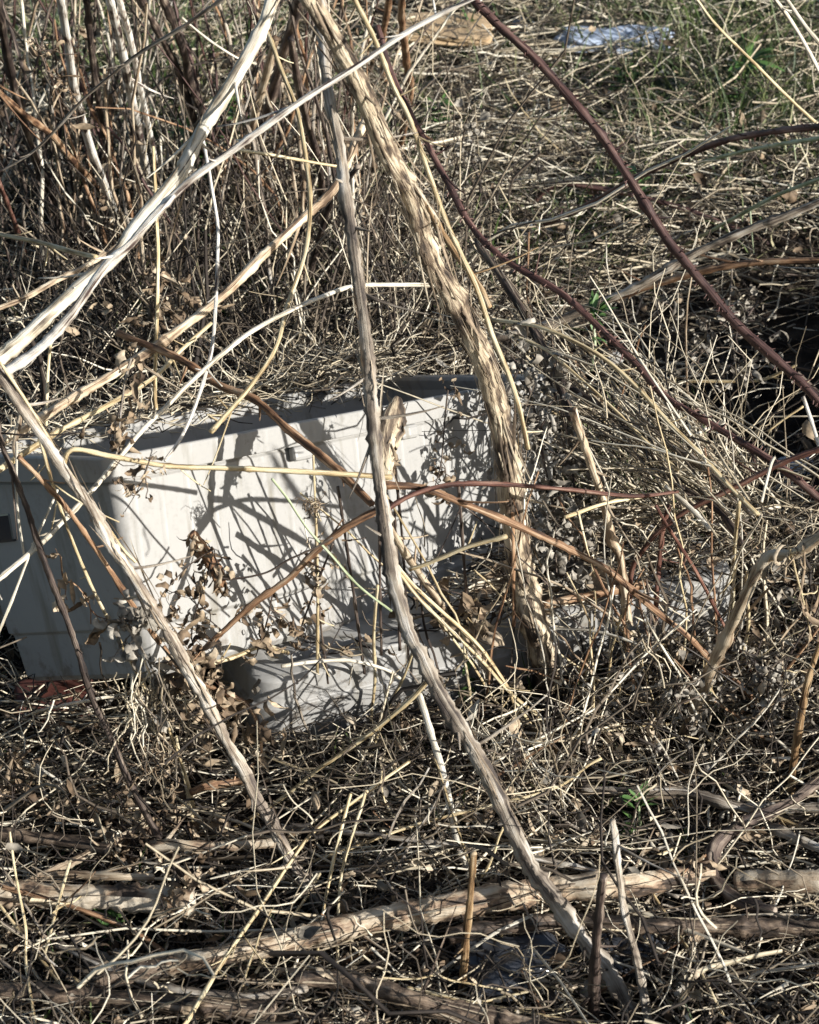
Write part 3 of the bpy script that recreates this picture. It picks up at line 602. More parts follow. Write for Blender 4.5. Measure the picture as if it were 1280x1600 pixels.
S("straw_stalk", "dry stalk", 'straw', 6, 6, 1.80, 1.72, "-5,1412 0,1415 50,1480 100,1545 138,1600", "greenish straw stalk crossing the bottom left corner")
S("straw_stalk", "dry stalk", 'grey', 5, 5, 1.73, 1.66, "-5,1495 0,1500 60,1545 112,1600", "grey stalk lowest in the bottom left corner")
S("straw_stalk", "dry stalk", 'straw', 4, 5, 1.80, 1.66, "15,1300 25,1370 40,1450 40,1500 47,1550 56,1605", "thin straw stalk standing near the left edge before the brown log")
S("straw_stalk", "dry stalk", 'straw', 5, 5, 1.80, 1.75, "110,1345 107,1355 90,1415 70,1490", "short straw stalk leaning on the brown log at its left end")
S("straw_stalk", "dry stalk", 'straw', 5, 5, 1.85, 1.78, "548,1240 540,1270 520,1350 505,1425 494,1502", "thin straw stalk standing before the pale log, left one of a near parallel pair")
S("straw_stalk", "dry stalk", 'straw', 5, 5, 1.85, 1.76, "572,1235 565,1260 540,1340 530,1400 527,1518", "thin straw stalk standing before the pale log, right one of a near parallel pair")
S("straw_stalk", "dry stalk", 'straw', 5, 5, 1.88, 1.76, "500,1365 470,1415 435,1462 400,1520", "short straw stalk leaning over the left part of the pale log")
S("straw_stalk", "dry stalk", 'straw', 5, 6, 2.05, 'g', "275,1150 285,1200 300,1275 307,1302", "short yellow stalk standing below the curled leaves at the bin's corner")
S("straw_stalk", "dry stalk", 'pale', 6, 6, 1.72, 1.78, "645,1550 650,1545 720,1495 775,1457 832,1430", "pale stalk slanting up right behind the orange broken stem's foot")
S("straw_stalk", "dry stalk", 'straw', 6, 5, 1.70, 1.66, "635,1543 745,1567 840,1585 930,1602", "yellow straw stalk lying along the bottom edge before the black plastic")
S("straw_stalk", "dry stalk", 'straw', 5, 4, 1.72, 1.70, "747,1567 800,1555 840,1545 862,1541 890,1558 920,1578", "bent straw stalk lying in front of the black plastic")
S("straw_stalk", "dry stalk", 'straw', 5, 5, 1.85, 'g', "1022,1398 1025,1405 1055,1450 1090,1510 1137,1600", "thin straw stalk falling into the dark hollow right of the grey upright stem")
S("straw_stalk", "dry stalk", 'straw', 6, 6, 2.1, 2.0, "1070,1190 1090,1200 1140,1230 1190,1265 1300,1314", "straw stalk slanting down to the right edge over the grey fallen branch")
S("straw_stalk", "dry stalk", 'straw', 7, 6, 2.0, 2.05, "990,1356 1030,1336 1072,1319", "short straw stalk lying just above the right part of the pale log")
S("twig", "twig", 'brown', 5, 5, 1.9, 1.7, "735,1420 740,1425 775,1480 810,1510 852,1588", "thin brown twig falling past the black plastic")
S("straw_stalk", "dry stalk", 'pale', 6, 6, 2.05, 2.1, "40,1117 85,1105 135,1095 178,1087", "pale straw lying across the red brick under the bin")
S("straw_stalk", "dry stalk", 'straw', 6, 6, 2.0, 2.0, "-5,1222 20,1220 70,1226 120,1240 170,1262 230,1290", "straw stalk lying level at the left edge below the red brick")
S("straw_stalk", "dry stalk", 'pale', 6, 5, 2.02, 1.95, "20,1180 60,1200 105,1228 150,1262 190,1278 230,1290", "pale stalk slanting down right in the litter below the red brick")
S("straw_stalk", "dry stalk", 'straw', 7, 8, 2.1, 2.15, "322,1040 370,1025 410,1010 450,1020", "golden stalk lying on the lid's shaded left end, lower one")
S("straw_stalk", "dry stalk", 'pale', 7, 6, 2.1, 2.15, "440,1041 490,1034 545,1032 600,1045 625,1060", "pale arched stalk lying on the lid's shaded left end")
S("straw_stalk", "dry stalk", 'green', 4, 4, 2.02, 2.05, "425,748 450,780 480,825 520,870 560,915 612,955", "thin greenish straw slanting across the sunlit side of the bin")
S("straw_stalk", "dry stalk", 'straw', 5, 5, 2.1, 'g', "590,915 586,960 584,1000 586,1060 580,1120", "thin straw stalk standing upright against the lid left of the grey stem")
# --- logs and fallen branches
S("log", "log", 'log', 30, 46, 'g', 'g', "215,1514 300,1502 395,1482 450,1470 525,1452 575,1440 640,1427 705,1414 775,1402 800,1396", "pale barkless log lying across the front, left part ending by the orange broken stem", strips=30)
S("log", "log", 'log', 44, 34, 'g', 'g', "770,1408 865,1388 990,1382 1055,1370 1112,1360", "pale mottled log continuing right of the orange broken stem to the dark fork", strips=30)
S("log", "log", 'log', 34, 36, 'g', 'g', "1150,1378 1185,1376 1280,1378 1330,1380", "tan log end lying at the right edge beyond the dark fork")
S("log", "log", 'darklog', 26, 30, 'g', 'g', "700,1462 760,1450 860,1440 960,1442 1040,1447 1140,1447 1330,1452", "darker log lying just in front of the pale log at the right", strips=40)
S("log", "log", 'log', 38, 42, 'g', 'g', "-20,1396 50,1396 100,1400 175,1402 255,1406 300,1412", "brown pinkish log lying at the left edge", strips=20)
S("woody_stalk", "fallen branch", 'grey', 11, 14, 'g', 'g', "90,1476 165,1510 240,1540 310,1552 390,1558 480,1545", "grey white fallen branch bending below the pale log's left end")
S("log", "log", 'darklog', 32, 30, 'g', 'g', "-20,1548 150,1560 300,1572 430,1580", "dark bark log along the bottom left edge", strips=60)
S("log", "log", 'darklog', 26, 36, 'g', 'g', "460,1528 550,1532 640,1560 720,1582 840,1606", "dark bark log at the bottom centre below the pale log", strips=60)
S("log", "log", 'darklog', 24, 28, 'g', 'g', "150,1535 230,1520 300,1500 370,1490", "short dark log behind the grey white fallen branch", strips=20)
S("woody_stalk", "fallen branch", 'grey', 15, 18, 2.06, 2.03, "910,1232 980,1238 1060,1236 1115,1250 1165,1262 1300,1262", "grey white fallen branch lying level above the dark fork at the right", strips=20)
S("woody_stalk", "fallen branch", 'dark', 15, 26, 1.98, 'g', "1310,1200 1280,1220 1230,1255 1165,1285 1120,1318 1113,1365 1145,1402 1210,1428", "dark forked branch bending over the pale log at the right", strips=30)
S("woody_stalk", "fallen branch", 'tan', 12, 15, 1.97, 1.86, "215,1295 165,1320 115,1345 60,1370 -10,1408", "tan branch slanting down to the left edge behind the brown log")
S("log", "log", 'log', 17, 16, 'g', 'g', "235,1322 265,1320 350,1322 428,1317", "short thin tan log lying behind the thick stem's foot at the left")
S("log", "log", 'tan', 13, 12, 'g', 'g', "60,1372 100,1366 160,1368 240,1370", "pale split stick lying just behind the brown log")
S("log", "log", 'brown', 12, 12, 'g', 'g', "300,1238 320,1229 365,1222 395,1215", "short reddish stick lying below the curled leaves at the bin's corner")
S("log", "log", 'darklog', 20, 22, 'g', 'g', "-10,1300 40,1308 110,1316 170,1330", "dark stick lying in the litter at the left edge above the tan branch", strips=20)
S("log", "log", 'brown', 15, 14, 2.3, 2.35, "850,945 900,935 950,925 1010,912", "dark brown stick lying on the lid's far end")
S("log", "log", 'grey', 18, 14, 2.0, 1.98, "1200,1290 1240,1308 1300,1335", "split grey branch lying at the right edge above the tan log end")

# ------------------------------------------------------------------ dead weeds with shrivelled leaves
def outside(V, per, pad=.004):
    """keep only the strands (per verts each) that stay out of the bin and the lid"""
    ok = np.ones(len(V)//per, bool)
    for inv, lo, hi in ((BIN_I, (-.03-pad, -.03-pad, -pad), (BIN_L+.03+pad, BIN_W+.03+pad, BIN_H+pad)), (LID_I, (-pad, -pad, -.05), (LID_L+pad, LID_W+pad, LID_H+pad))):
        A = np.array(inv); q = V @ A[:3, :3].T + A[:3, 3]
        ins = np.all((q > np.array(lo)) & (q < np.array(hi)), axis=1).reshape(-1, per).any(1)
        ok &= ~ins
    return ok
CP = np.concatenate([p for p, r_ in CLEAR]); CR = np.concatenate([r_ for p, r_ in CLEAR])
m_ = (CP[:, 1] < 2.25) & (CP[:, 2] < .16); CP, CR = CP[m_], CR[m_]
LM = np.array(LID_M); lq = np.array([(x_, y_, z_) for x_ in np.arange(.0, .58, .02) for y_, z_ in ((-.002, .02), (-.002, .045), (.03, .06), (.08, .06))]) @ LM[:3, :3].T + LM[:3, 3]
CP = np.vstack([CP, lq]); CR = np.concatenate([CR, np.full(len(lq), .004)])
dirs = norm(np.array([0, 0, CAM_Z])-CP)
CP = np.concatenate([CP+dirs*s_ for s_ in (0, .03, .06, .09, .13)]); CR = np.tile(CR, 5)
def clear_of(V, per, prob=.86):
    """thin the loose cover where it would lie over the logs and the feet of the stems"""
    n = len(V)//per; A = V.reshape(n, per, 3)[:, [0, per//2, per-1]]; near = np.nonzero(A[:, 0, 1] < 2.35)[0]; hit = np.zeros(n, bool)
    for s_ in range(0, len(near), 1500):
        q = near[s_:s_+1500]; B = A[q].reshape(-1, 3)
        d2 = (B**2).sum(1)[:, None] + (CP**2).sum(1)[None] - 2*B@CP.T
        hit[q] = (d2 < (CR[None]+.014)**2).any(1).reshape(-1, 3).any(1)
    return ~(hit & (rng.random(n) < prob))
def keep(V, Q, per, ok):
    qper = len(Q)//(len(V)//per)
    idx = np.nonzero(ok)[0]; V2 = V.reshape(-1, per, 3)[idx].reshape(-1, 3)
    rel = Q.reshape(-1, qper, Q.shape[1]) - (np.arange(len(ok))*per)[:, None, None]
    return V2, (rel[idx] + (np.arange(len(idx))*per)[:, None, None]).reshape(-1, Q.shape[1])
def weed(name, cat, label, pts, Y0, Y1, w, n, size, mat='leafdry', smat='dark', spread=.02, twigs=None, droop=.7, wide=.45):
    P, R = trace(pts, Y0, Y1, w, w*.6, dig=True)
    o = link(name, tube_mesh(name, P, R, sides=6, rough=.12, seed=len(label)), M[smat])
    tag(o, label, cat)
    nt_ = twigs if twigs is not None else max(3, n//8)
    q = rng.integers(0, len(P), nt_); d = rng.normal(size=(nt_, 3)); d[:, 1] *= .6; d = norm(d)
    Ls = rng.uniform(.4, 1.3, nt_)*max(spread*1.6, .012)
    V, Qd = strands(P[q], d, Ls, rng.uniform(.0005, .0011, nt_), rng.uniform(-2.5, 2.5, nt_), S=6, sides=4, wob=.05)
    c = link("twigs", np_mesh("twigs", V, Qd), M[smat], o); tag(c, kind="stuff")
    tips = V.reshape(nt_, 6, 4, 3)[:, :, 0]
    root = np.where(rng.random((n, 1)) < .55, tips[rng.integers(0, nt_, n), rng.integers(2, 6, n)], P[rng.integers(0, len(P), n)] + rng.normal(size=(n, 3))*spread*.4)
    d = rng.normal(size=(n, 3)); d[:, 2] -= droop
    L = rng.uniform(.5, 1.4, n)*size
    V, Qd = ribbons(root, d, L, L*rng.uniform(.25, 1, n)*wide, rng.normal(size=n)*3.6, rng.normal(size=n)*3.0, cup=rng.uniform(.3, .7), S=9)
    ok = outside(V, 27, .0); V, Qd = keep(V, Qd, 27, ok)
    c = link("leaves", np_mesh("leaves", V, Qd), M[mat], o); tag(c, kind="stuff")
    return o
W = weed
W("dead_weed", "dead weed", "grey leafy dead weed hanging beside the shaggy stem at the bin's far end", "815,560 835,640 850,720 865,800 870,900", 2.45, 2.3, 5, 230, .020, 'leafgrey', spread=.030)
W("dead_weed", "dead weed", "grey leafy dead weed drooping past the bin's far end to the lid", "850,575 880,650 895,740 905,830 895,930", 2.5, 2.32, 5, 230, .020, 'leafgrey', spread=.030)
W("dead_weed", "dead weed", "small grey dead weed caught between the shaggy stem and the bin's rim", "760,575 775,620 800,680 815,740", 2.5, 2.32, 4, 90, .018, 'leafgrey', spread=.022)
W("curled_leaves", "dead leaves", "big curled brown dead leaves hanging at the bin's lower left corner", "300,1062 345,1080 385,1100 405,1140 410,1195", 1.98, 1.95, 8, 44, .028, 'leafdry', 'brown', spread=.028, droop=1.6, wide=.38)
W("curled_leaves", "dead leaves", "pale brown dead leaves draped over the thick grey and tan stem's lower bend", "255,1010 290,1060 330,1100 360,1110", 1.95, 1.93, 6, 60, .028, 'leafdry', 'brown', spread=.028, droop=1.2)
W("dead_weed", "dead weed", "shrivelled dark weed hanging below the brown seed head on the bin's side", "330,880 318,920 305,960 300,1000 312,1030", 2.03, 2.03, 3, 50, .018, 'leafdry', spread=.028)
W("dead_weed", "dead weed", "curly dark dead leaves left of the brown seed head on the bin's side", "330,860 300,880 270,910 250,940 262,990", 2.02, 2.0, 2, 36, .016, 'leafdry', spread=.022)
W("dead_weed", "dead weed", "curled dark leaf cluster at the foot of the bin's sunlit side", "425,930 420,960 410,995 400,1025", 2.08, 2.1, 3, 50, .018, 'leafdry', spread=.026)
W("dead_weed", "dead weed", "dark tangled dead weed right of the curled cluster at the bin's foot", "520,850 500,900 485,940 470,985 480,1000", 2.1, 2.14, 4, 60, .017, 'leafdry', spread=.030)
W("dead_weed", "dead weed", "dark wispy dead weed right of the grey stem before the bin", "700,610 695,660 690,720 680,760", 2.25, 2.2, 3, 40, .015, 'leafdry', spread=.018)
W("dead_weed", "dead weed", "tiny dried leaves on a thread across the bin's sunlit left corner", "235,715 225,745 210,775 195,800", 2.0, 2.0, 2, 26, .012, 'leafdry', spread=.016)
W("dead_weed", "dead weed", "grey seedy weed rising from the flattened straw left of the small dark cane", "690,340 705,290 720,230 730,185", 'g', 3.0, 4, 110, .018, 'leafgrey', spread=.030)
W("dead_weed", "dead weed", "pale leafy dead weed in the dark hollow under the thickest maroon cane", "1185,470 1165,500 1150,530 1170,575 1180,610", 2.85, 2.75, 4, 90, .022, 'leafgrey', spread=.035)
W("dead_weed", "dead weed", "pale dead weed at the dark hollow's left side above the second maroon cane", "1050,485 1060,520 1085,560 1110,585", 2.85, 2.8, 3, 60, .020, 'leafgrey', spread=.035)
W("curled_leaves", "dead leaves", "curled tan leaves on the dark stem in the top left corner", "55,60 70,100 90,150 100,200 105,250", 2.6, 2.7, 4, 36, .024, 'leafdry', spread=.035, droop=1.2, wide=.3)
W("curled_leaves", "dead leaves", "twisted dead leaf hanging over the shaded end of the bin", "95,870 100,905 120,915 140,945 142,975", 1.98, 1.98, 3, 14, .030, 'leafdry', 'brown', spread=.012, droop=1.0)
W("curled_leaves", "dead leaves", "long dry grass leaves drooping below the hooked branch's top", "1235,858 1245,900 1258,950 1268,1000", 2.0, 1.98, 4, 22, .045, 'leafdry', 'straw', spread=.015, droop=3.0, wide=.10)
W("curled_leaves", "dead leaves", "broad yellowish dead leaves on the lid beside the shaggy stem", "745,935 730,950 715,968 735,985", 2.2, 2.2, 3, 22, .035, 'leafdry', 'straw', spread=.02, wide=.7)
W("dead_weed", "dead weed", "matted grey weed along the thick grey and tan stem before the bin's corner", "185,960 205,990 230,1030 250,1075 262,1110", 1.95, 1.95, 5, 80, .022, 'leafgrey', 'grey', spread=.022)
W("curled_leaves", "dead leaves", "shrivelled leaves hanging on the pale log under the dark fork", "1085,1330 1090,1360 1100,1395 1105,1410", 1.88, 1.86, 3, 24, .025, 'leafdry', spread=.018, droop=2)
W("dead_weed", "dead weed", "dark matted weed over the middle of the brown log", "270,1350 280,1385 290,1420 285,1460", 1.84, 1.8, 6, 70, .020, 'leafdry', spread=.03)
W("dead_weed", "dead weed", "pale seedy weed at the foot of the hooked branch", "1060,1060 1055,1085 1062,1110 1075,1140", 2.1, 2.08, 3, 70, .016, 'leafgrey', spread=.03)
W("dead_weed", "dead weed", "fluffy grey weed right of the hooked branch", "1190,1000 1180,1040 1200,1085 1195,1115", 2.15, 2.1, 3, 80, .017, 'leafgrey', spread=.035)
W("dead_weed", "dead weed", "brown leafy weed lying over the litter left of the olive limp stem", "120,1250 150,1275 190,1290 220,1330", 1.98, 1.9, 4, 110, .022, 'leafdry', spread=.04)
W("dead_weed", "dead weed", "dark leafy weed hanging at the left edge below the bin", "15,1170 25,1210 20,1260 30,1290", 2.0, 1.97, 3, 50, .024, 'leafdry', spread=.02, droop=1.5)
W("dead_weed", "dead weed", "twiggy brown weed in the shade under the pale thick stem at the left", "215,420 235,450 260,490 300,520", 2.6, 2.7, 4, 70, .028, 'leafdry', spread=.05)
W("dead_weed", "dead weed", "limp tan weed hanging from the tan slanting stem beside the arched pale stalk", "205,560 195,600 190,640 185,690 180,720", 2.1, 2.05, 5, 34, .024, 'leafdry', 'grey', spread=.025)
rw = random.Random(5)
for q in range(16):
    x0, y0 = rw.uniform(-20, 600), rw.uniform(280, 450); h_ = rw.uniform(120, 300); lx = rw.uniform(-40, 40); Yb = ground_hit(x0, y0)
    tag(W("dead_weed", "dead weed", "dark leafy dead weed crowded among the upright stalks of the thicket", [(x0, y0), (x0+lx*.3, y0-h_*.4), (x0+lx, y0-h_)], Yb, Yb-.05, 4, 44, .028, 'leafdry', spread=.05), group="leafy weeds of the thicket")
for q in range(9):
    x0, y0 = rw.uniform(900, 1280), rw.uniform(900, 1150); h_ = rw.uniform(60, 160); lx = rw.uniform(-60, 20); Yb = ground_hit(x0, y0)
    if face_Y(x0, y0) < Yb: continue
    tag(W("dead_weed", "dead weed", "small pale seedy weed in the dense tangle to the right of the bin", [(x0, y0), (x0+lx*.3, y0-h_*.4), (x0+lx, y0-h_)], Yb, Yb-.04, 3, 60, .015, 'leafgrey', 'straw', spread=.03), group="seedy weeds right of the bin")
# hanging fibres, seed heads and the leaf sheath
def fibres(name, cat, label, c, Y, n, L, sp, mat, down=2.0, r=.0009, k=1.6):
    p = np.array(at(*c, Y)); root = p + rng.normal(size=(n, 3))*np.array(sp); d = rng.normal(size=(n, 3)); d[:, 2] -= down
    V, Q_ = strands(root, d, rng.uniform(.4, 1.2, n)*L, rng.uniform(.5, 1.2, n)*r, rng.normal(size=n)*k, S=7, sides=4, wob=.05)
    ok = outside(V, 28, 0); V, Q_ = keep(V, Q_, 28, ok)
    return tag(link(name, np_mesh(name, V, Q_), M[mat]), label, cat)
fibres("dry_roots", "dry roots", "bundle of thin pale roots hanging below the bin's lower left corner", (245, 1075), 1.93, 60, .085, (.020, .008, .012), 'thatch', 3.2, .0011)
fibres("dry_roots", "dry roots", "rounded nest of fine fibres under the hanging pale roots", (248, 1190), 1.93, 60, .032, (.012, .008, .018), 'leafdry', .4, .0009, 4)
fibres("seed_head", "seed head", "small round fibrous seed head hanging on the bin's sunlit side", (488, 793), 2.10, 46, .020, (.004, .003, .004), 'leafdry', .2, .0006, 3)
def rim_straw():
    n = 1100; lx = (1-rng.random(n)**1.5)*1.05*BIN_L; A = np.array(BIN_M); ly = BIN_W + BIN_T + rng.uniform(-.03, .06, n)
    p = np.stack([lx, ly, BIN_H + rng.uniform(.0, .05, n)*(.35+.65*np.clip((lx-.25)/.3, 0, 1)) + .02], -1) @ A[:3, :3].T + A[:3, 3]
    d = rng.normal(size=(n, 3)); d[:, 0] *= 1.8; d[:, 2] *= .35
    V, Q_ = strands(p, d, .07*np.exp(rng.normal(size=n)*.4), rng.uniform(.0006, .0014, n), rng.normal(size=n)*1.2, S=6, wob=.04)
    ok = outside(V, 18, 0); V, Q_ = keep(V, Q_, 18, ok)
    tag(link("rim_straw", np_mesh("rim_straw", V, Q_), M['thatch']), "straw heaped along the far rim of the bin", "dry straw", kind="stuff")
rim_straw()
def sheath(name, cat, label, pts, Y0, Y1, w, mat, seed):
    P, R = trace(pts, Y0, Y1, 10, 10, step=4); r = np.random.default_rng(seed)
    t = np.linspace(0, 1, len(P)); R = np.interp(t, np.linspace(0, 1, len(w)), np.array(w))*.5/F*2.6
    o = link(name, tube_mesh(name, P, R, sides=12, rough=.10, seed=seed, flat=.7), M[mat]); tag(o, label, cat)
    n = 60; q = r.integers(0, len(P), n); nn = r.normal(size=(n, 3)); nn = norm(nn)
    V, Q_ = ribbons(P[q]+nn*R[q][:, None]*.75, nn*.4+np.array([0, 0, -1.]), r.uniform(.009, .022, n), r.uniform(.002, .006, n), r.normal(size=n)*2, r.normal(size=n)*2)
    ok = outside(V, 18, 0); V, Q_ = keep(V, Q_, 18, ok)
    tag(link("leaves", np_mesh("leaves", V, Q_), M['leafdry'], o), kind="stuff"); return o
sheath("dead_leaf", "dead leaf", "rolled brown dead leaf hanging down the grey stem at the bin's rim", "622,620 618,640 612,665 606,700 603,735 600,765", 2.17, 2.10, [8, 34, 38, 24, 18, 8], 'bark', 3)
sheath("seed_head", "seed head", "brown bristly seed head stuck on the bin's side above the shrivelled weed", "300,832 310,845 325,870 340,895 346,915", 2.03, 2.04, [12, 17, 18, 21, 18], 'brown', 5)

# ------------------------------------------------------------------ scraps, brick, black plastic
def lump(name, label, cat, px, py, size, rz, mat, noise=.18, power=5, tilt=0.0, seed=0, sink=.15, Y=None, fr_=5):
    r = np.random.default_rng(seed); n = 14; V = []; Fq = []
    for ax in range(3):
        for sg in (-1, 1):
            b0 = len(V)
            for i_ in range(n+1):
                for j_ in range(n+1):
                    a, b_ = -1+2*i_/n, -1+2*j_/n; p = [0, 0, 0]; p[ax] = sg; p[(ax+1) % 3] = a; p[(ax+2) % 3] = b_; V.append(p)
            for i_ in range(n):
                for j_ in range(n):
                    q = b0+i_*(n+1)+j_; f = (q, q+n+1, q+n+2, q+1); Fq.append(f if sg > 0 else f[::-1])
    V = np.array(V, float); V = V/(np.abs(V)**power).sum(1, keepdims=True)**(1/power)
    ph = r.uniform(0, 9, 3)
    nz = vnoise(V[:, 0]*fr_*.4+ph[0]+V[:, 2]*2, V[:, 1]*fr_*.4+ph[1]-V[:, 2]*1.3, seed)+.5*vnoise(V[:, 0]*fr_+ph[2]+V[:, 2]*3, V[:, 1]*fr_, seed+1)-.75
    V = V*(1+noise*nz[:, None])*np.array(size)*.5
    me = bpy.data.meshes.new(name); me.from_pydata(V.tolist(), [], Fq)
    import bmesh
    bm = bmesh.new(); bm.from_mesh(me); bmesh.ops.remove_doubles(bm, verts=bm.verts, dist=1e-5); bm.to_mesh(me); bm.free()
    for p in me.polygons: p.use_smooth = True
    o = link(name, me, M[mat]); Y = ground_hit(px, py) if Y is None else Y
    p = at(px, py, Y); o.location = (p.x, p.y, p.z+size[2]*(.5-sink)); o.rotation_euler = (tilt, 0, rz)
    return tag(o, label, cat)
lump("foam_block", "long bluish white piece of foam lying in the grass at the top right", "foam scrap", 955, 92, (.19, .07, .034), .06, 'foam', .4, 6, seed=4, sink=-.6)
lump("foam_scrap", "tiny bluish white scrap high in the grass left of the long foam piece", "foam scrap", 818, 44, (.035, .03, .02), .3, 'foam', .4, 5, seed=5)
lump("cardboard_piece", "flat tan slab of cardboard in the grass at the top centre", "cardboard", 692, 84, (.17, .09, .02), -.05, 'card', .3, 8, seed=6, sink=-1.9, tilt=.2)
lump("plastic_scrap", "crumpled pale scrap lying in the straw under the small dark cane", "scrap", 832, 372, (.045, .05, .02), .5, 'scrap', .5, 5, seed=7)
lump("plastic_scrap", "small pale scrap by the shaggy stem below the crumpled one", "scrap", 762, 330, (.028, .03, .015), .2, 'scrap', .5, 5, seed=8)
lump("plastic_chip", "square white chip among straw above the bin's far end", "scrap", 961, 566, (.020, .004, .015), .3, 'lid', .5, 7, seed=9, Y=2.62)
lump("plastic_scrap", "pale bluish scrap at the right edge by the red brown cane", "scrap", 1245, 740, (.05, .05, .02), .2, 'scrap', .5, 5, seed=12)
lump("brick", "dark red brick lying in the shade under the bin's raised corner", "brick", 88, 1120, (.085, .06, .045), .15, 'brick', .12, 9, seed=10, sink=.2)
lump("black_plastic", "glossy crumpled black plastic lying behind the orange broken stem's foot", "plastic sheet", 795, 1530, (.10, .07, .045), .25, 'black', .7, 3, tilt=.15, seed=11, sink=.2)
lump("black_plastic", "dull black plastic scrap in the hollow behind the dark stake", "plastic sheet", 965, 1500, (.07, .06, .035), -.3, 'black', .7, 3, seed=13, sink=.2)

# ------------------------------------------------------------------ green weeds
def green_weed(label, px, py, n, L, seed, Y=None):
    r = np.random.default_rng(seed); Y = ground_hit(px, py) if Y is None else Y
    p = at(px, py, Y); o = empty("green_weed", p); tag(o, label, "green weed")
    st = link("stem", tube_mesh("stem", [(0, 0, -.03), (.004, 0, .0), (.002, .004, L*.5), (0, .002, L*.95)], [.002, .002, .0015, .0008], sides=6, seed=seed), M['green'], o)
    for q in range(n):
        m_ = 3; d = r.normal(size=(1, 3)); d[0, 2] = abs(d[0, 2])*.7+.25; h = r.uniform(.1, .95)*L
        ax = norm(d); dd = norm(np.repeat(ax, 5, 0) + r.normal(size=(5, 3))*.45); lf = L*r.uniform(.35, .7)
        V, Q_ = ribbons(np.zeros((5, 3))+np.array([0, 0, h]), dd, np.full(5, lf)*r.uniform(.6, 1, 5), np.full(5, lf*.17), r.uniform(.2, 1.4, 5), r.normal(size=5)*.5, cup=.15, S=6, n0=np.array([[0, 0, -1.]]).repeat(5, 0))
        link("leaf", np_mesh("leaf", V, Q_), M['weed'], o)
    return o
green_weed("bright green ragged weed in the straw left of the thickest cane", 688, 225, 9, .075, 1)
green_weed("green ferny weed standing by the grass at the right below the foam", 1160, 195, 14, .13, 2)
green_weed("small ferny weed in the flattened straw right of the thickest cane", 975, 150, 9, .075, 3)
green_weed("broad dark green leaves under the arched dark cane", 990, 345, 8, .085, 4)
green_weed("small green weed behind the grey upright stem at the pale log", 995, 1310, 9, .05, 5)
green_weed("green sprout at the bright straw above the bin's far end", 925, 545, 8, .06, 6, 2.7)
green_weed("green weed in the shade between the hooked branch and the pale upright stem", 1060, 845, 12, .08, 7)
green_weed("low green weed at the foot of the hooked branch", 1105, 1120, 8, .05, 8)
green_weed("small bright green sprout at the top centre beside the cardboard", 735, 78, 7, .06, 9)
green_weed("yellowish green sprout between cardboard and the thickest cane", 768, 72, 6, .06, 10)
green_weed("green weed deep in the thicket below the white stem pair", 300, 300, 10, .10, 11)
green_weed("green weed in the thicket right of the long white stem", 370, 250, 10, .10, 12)
green_weed("green weed at the foot of the thicket behind the arched stalk", 395, 480, 8, .07, 13)
green_weed("low green tuft before the brown log at the bottom left", 165, 1475, 9, .05, 14)
green_weed("thin green sprout on the lid beside the straw pair", 745, 1085, 7, .06, 15)

# ------------------------------------------------------------------ anonymous stalks, each its own object
def stalks(n, name, cat, label, group, box, mats, w, Lr, lean, seed, up=1.0, bias=(0, 0), ang=None):
    r = np.random.default_rng(seed); c = 0; tries = 0
    while c < n and tries < n*40:
        tries += 1
        px, py = r.uniform(box[0], box[2]), r.uniform(box[1], box[3]); Y = ground_hit(px, py)
        if face_Y(px, py) < Y: continue
        p0 = np.array(at(px, py, Y)); L = r.uniform(*Lr)
        d = np.array([r.normal()*lean+bias[0], r.normal()*lean*.6+bias[1], up*abs(r.normal(1, .25))]); d /= np.linalg.norm(d)
        k = r.normal()*.5; nn = norm((r.normal(size=3)*np.array([1, .6, .5]) - np.array([0, 0, .8]))[None])
        nn = perp(d[None], nn); S_ = 12
        P, _, _, _ = arc((p0+np.array([0, 0, r.uniform(-.02, .03) if up < .5 else -.02]))[None], d[None], nn, np.array([L]), np.array([k]), S_); P = P[0]
        w_ = np.cumsum(r.normal(size=(S_, 3))*L*.008, axis=0); P = P+w_
        q = np.array([tuple(P[j]) for j in range(S_)])
        if not outside(q, S_, .006)[0]: continue
        rad = r.uniform(*w)*.5
        mat = mats[r.integers(len(mats))]
        o = link(name, tube_mesh(name, P, np.linspace(rad, rad*.6, S_), sides=5, rough=.08, seed=tries, cap=False), M[mat])
        tag(o, label, cat, group); c += 1
stalks(150, "weed_stalk", "weed stalk", "thin dark upright weed stalk crowded in the thicket behind the bin", "thin upright stalks of the thicket", (-60, 230, 620, 560), ['dark', 'dark', 'brown', 'maroon', 'grey', 'tan', 'grey', 'pale'], (.003, .0075), (.25, .7), .16, 21)
stalks(34, "straw_stalk", "dry stalk", "thin dry stalk in the dense tangle to the right of the bin", "thin stalks right of the bin", (860, 700, 1330, 1180), ['straw', 'straw', 'tan', 'pale', 'brown'], (.0022, .0045), (.10, .30), .75, 22, up=.8, bias=(-.5, 0))
stalks(30, "straw_stalk", "dry stalk", "thin straw standing or leaning in front of the lid", "thin straws in front of the lid", (700, 1050, 1200, 1180), ['straw', 'straw', 'pale', 'tan', 'brown', 'dark'], (.0018, .0042), (.12, .42), .32, 27, up=.9, bias=(-.12, 0))
stalks(56, "straw_stalk", "dry stalk", "thin straw in the slanting sheaf right of the bin's far end", "straws of the sheaf right of the bin", (1040, 700, 1230, 850), ['straw', 'straw', 'tan', 'pale', 'grey', 'brown'], (.0022, .0046), (.18, .42), .13, 25, up=.55, bias=(-.75, .18))
stalks(62, "straw_stalk", "dry stalk", "thin dry stalk lying in the tangle over and between the logs", "thin stalks over the logs", (-60, 1150, 1330, 1640), ['straw', 'straw', 'pale', 'tan', 'grey', 'brown'], (.0020, .0044), (.09, .30), .85, 23, up=.6)
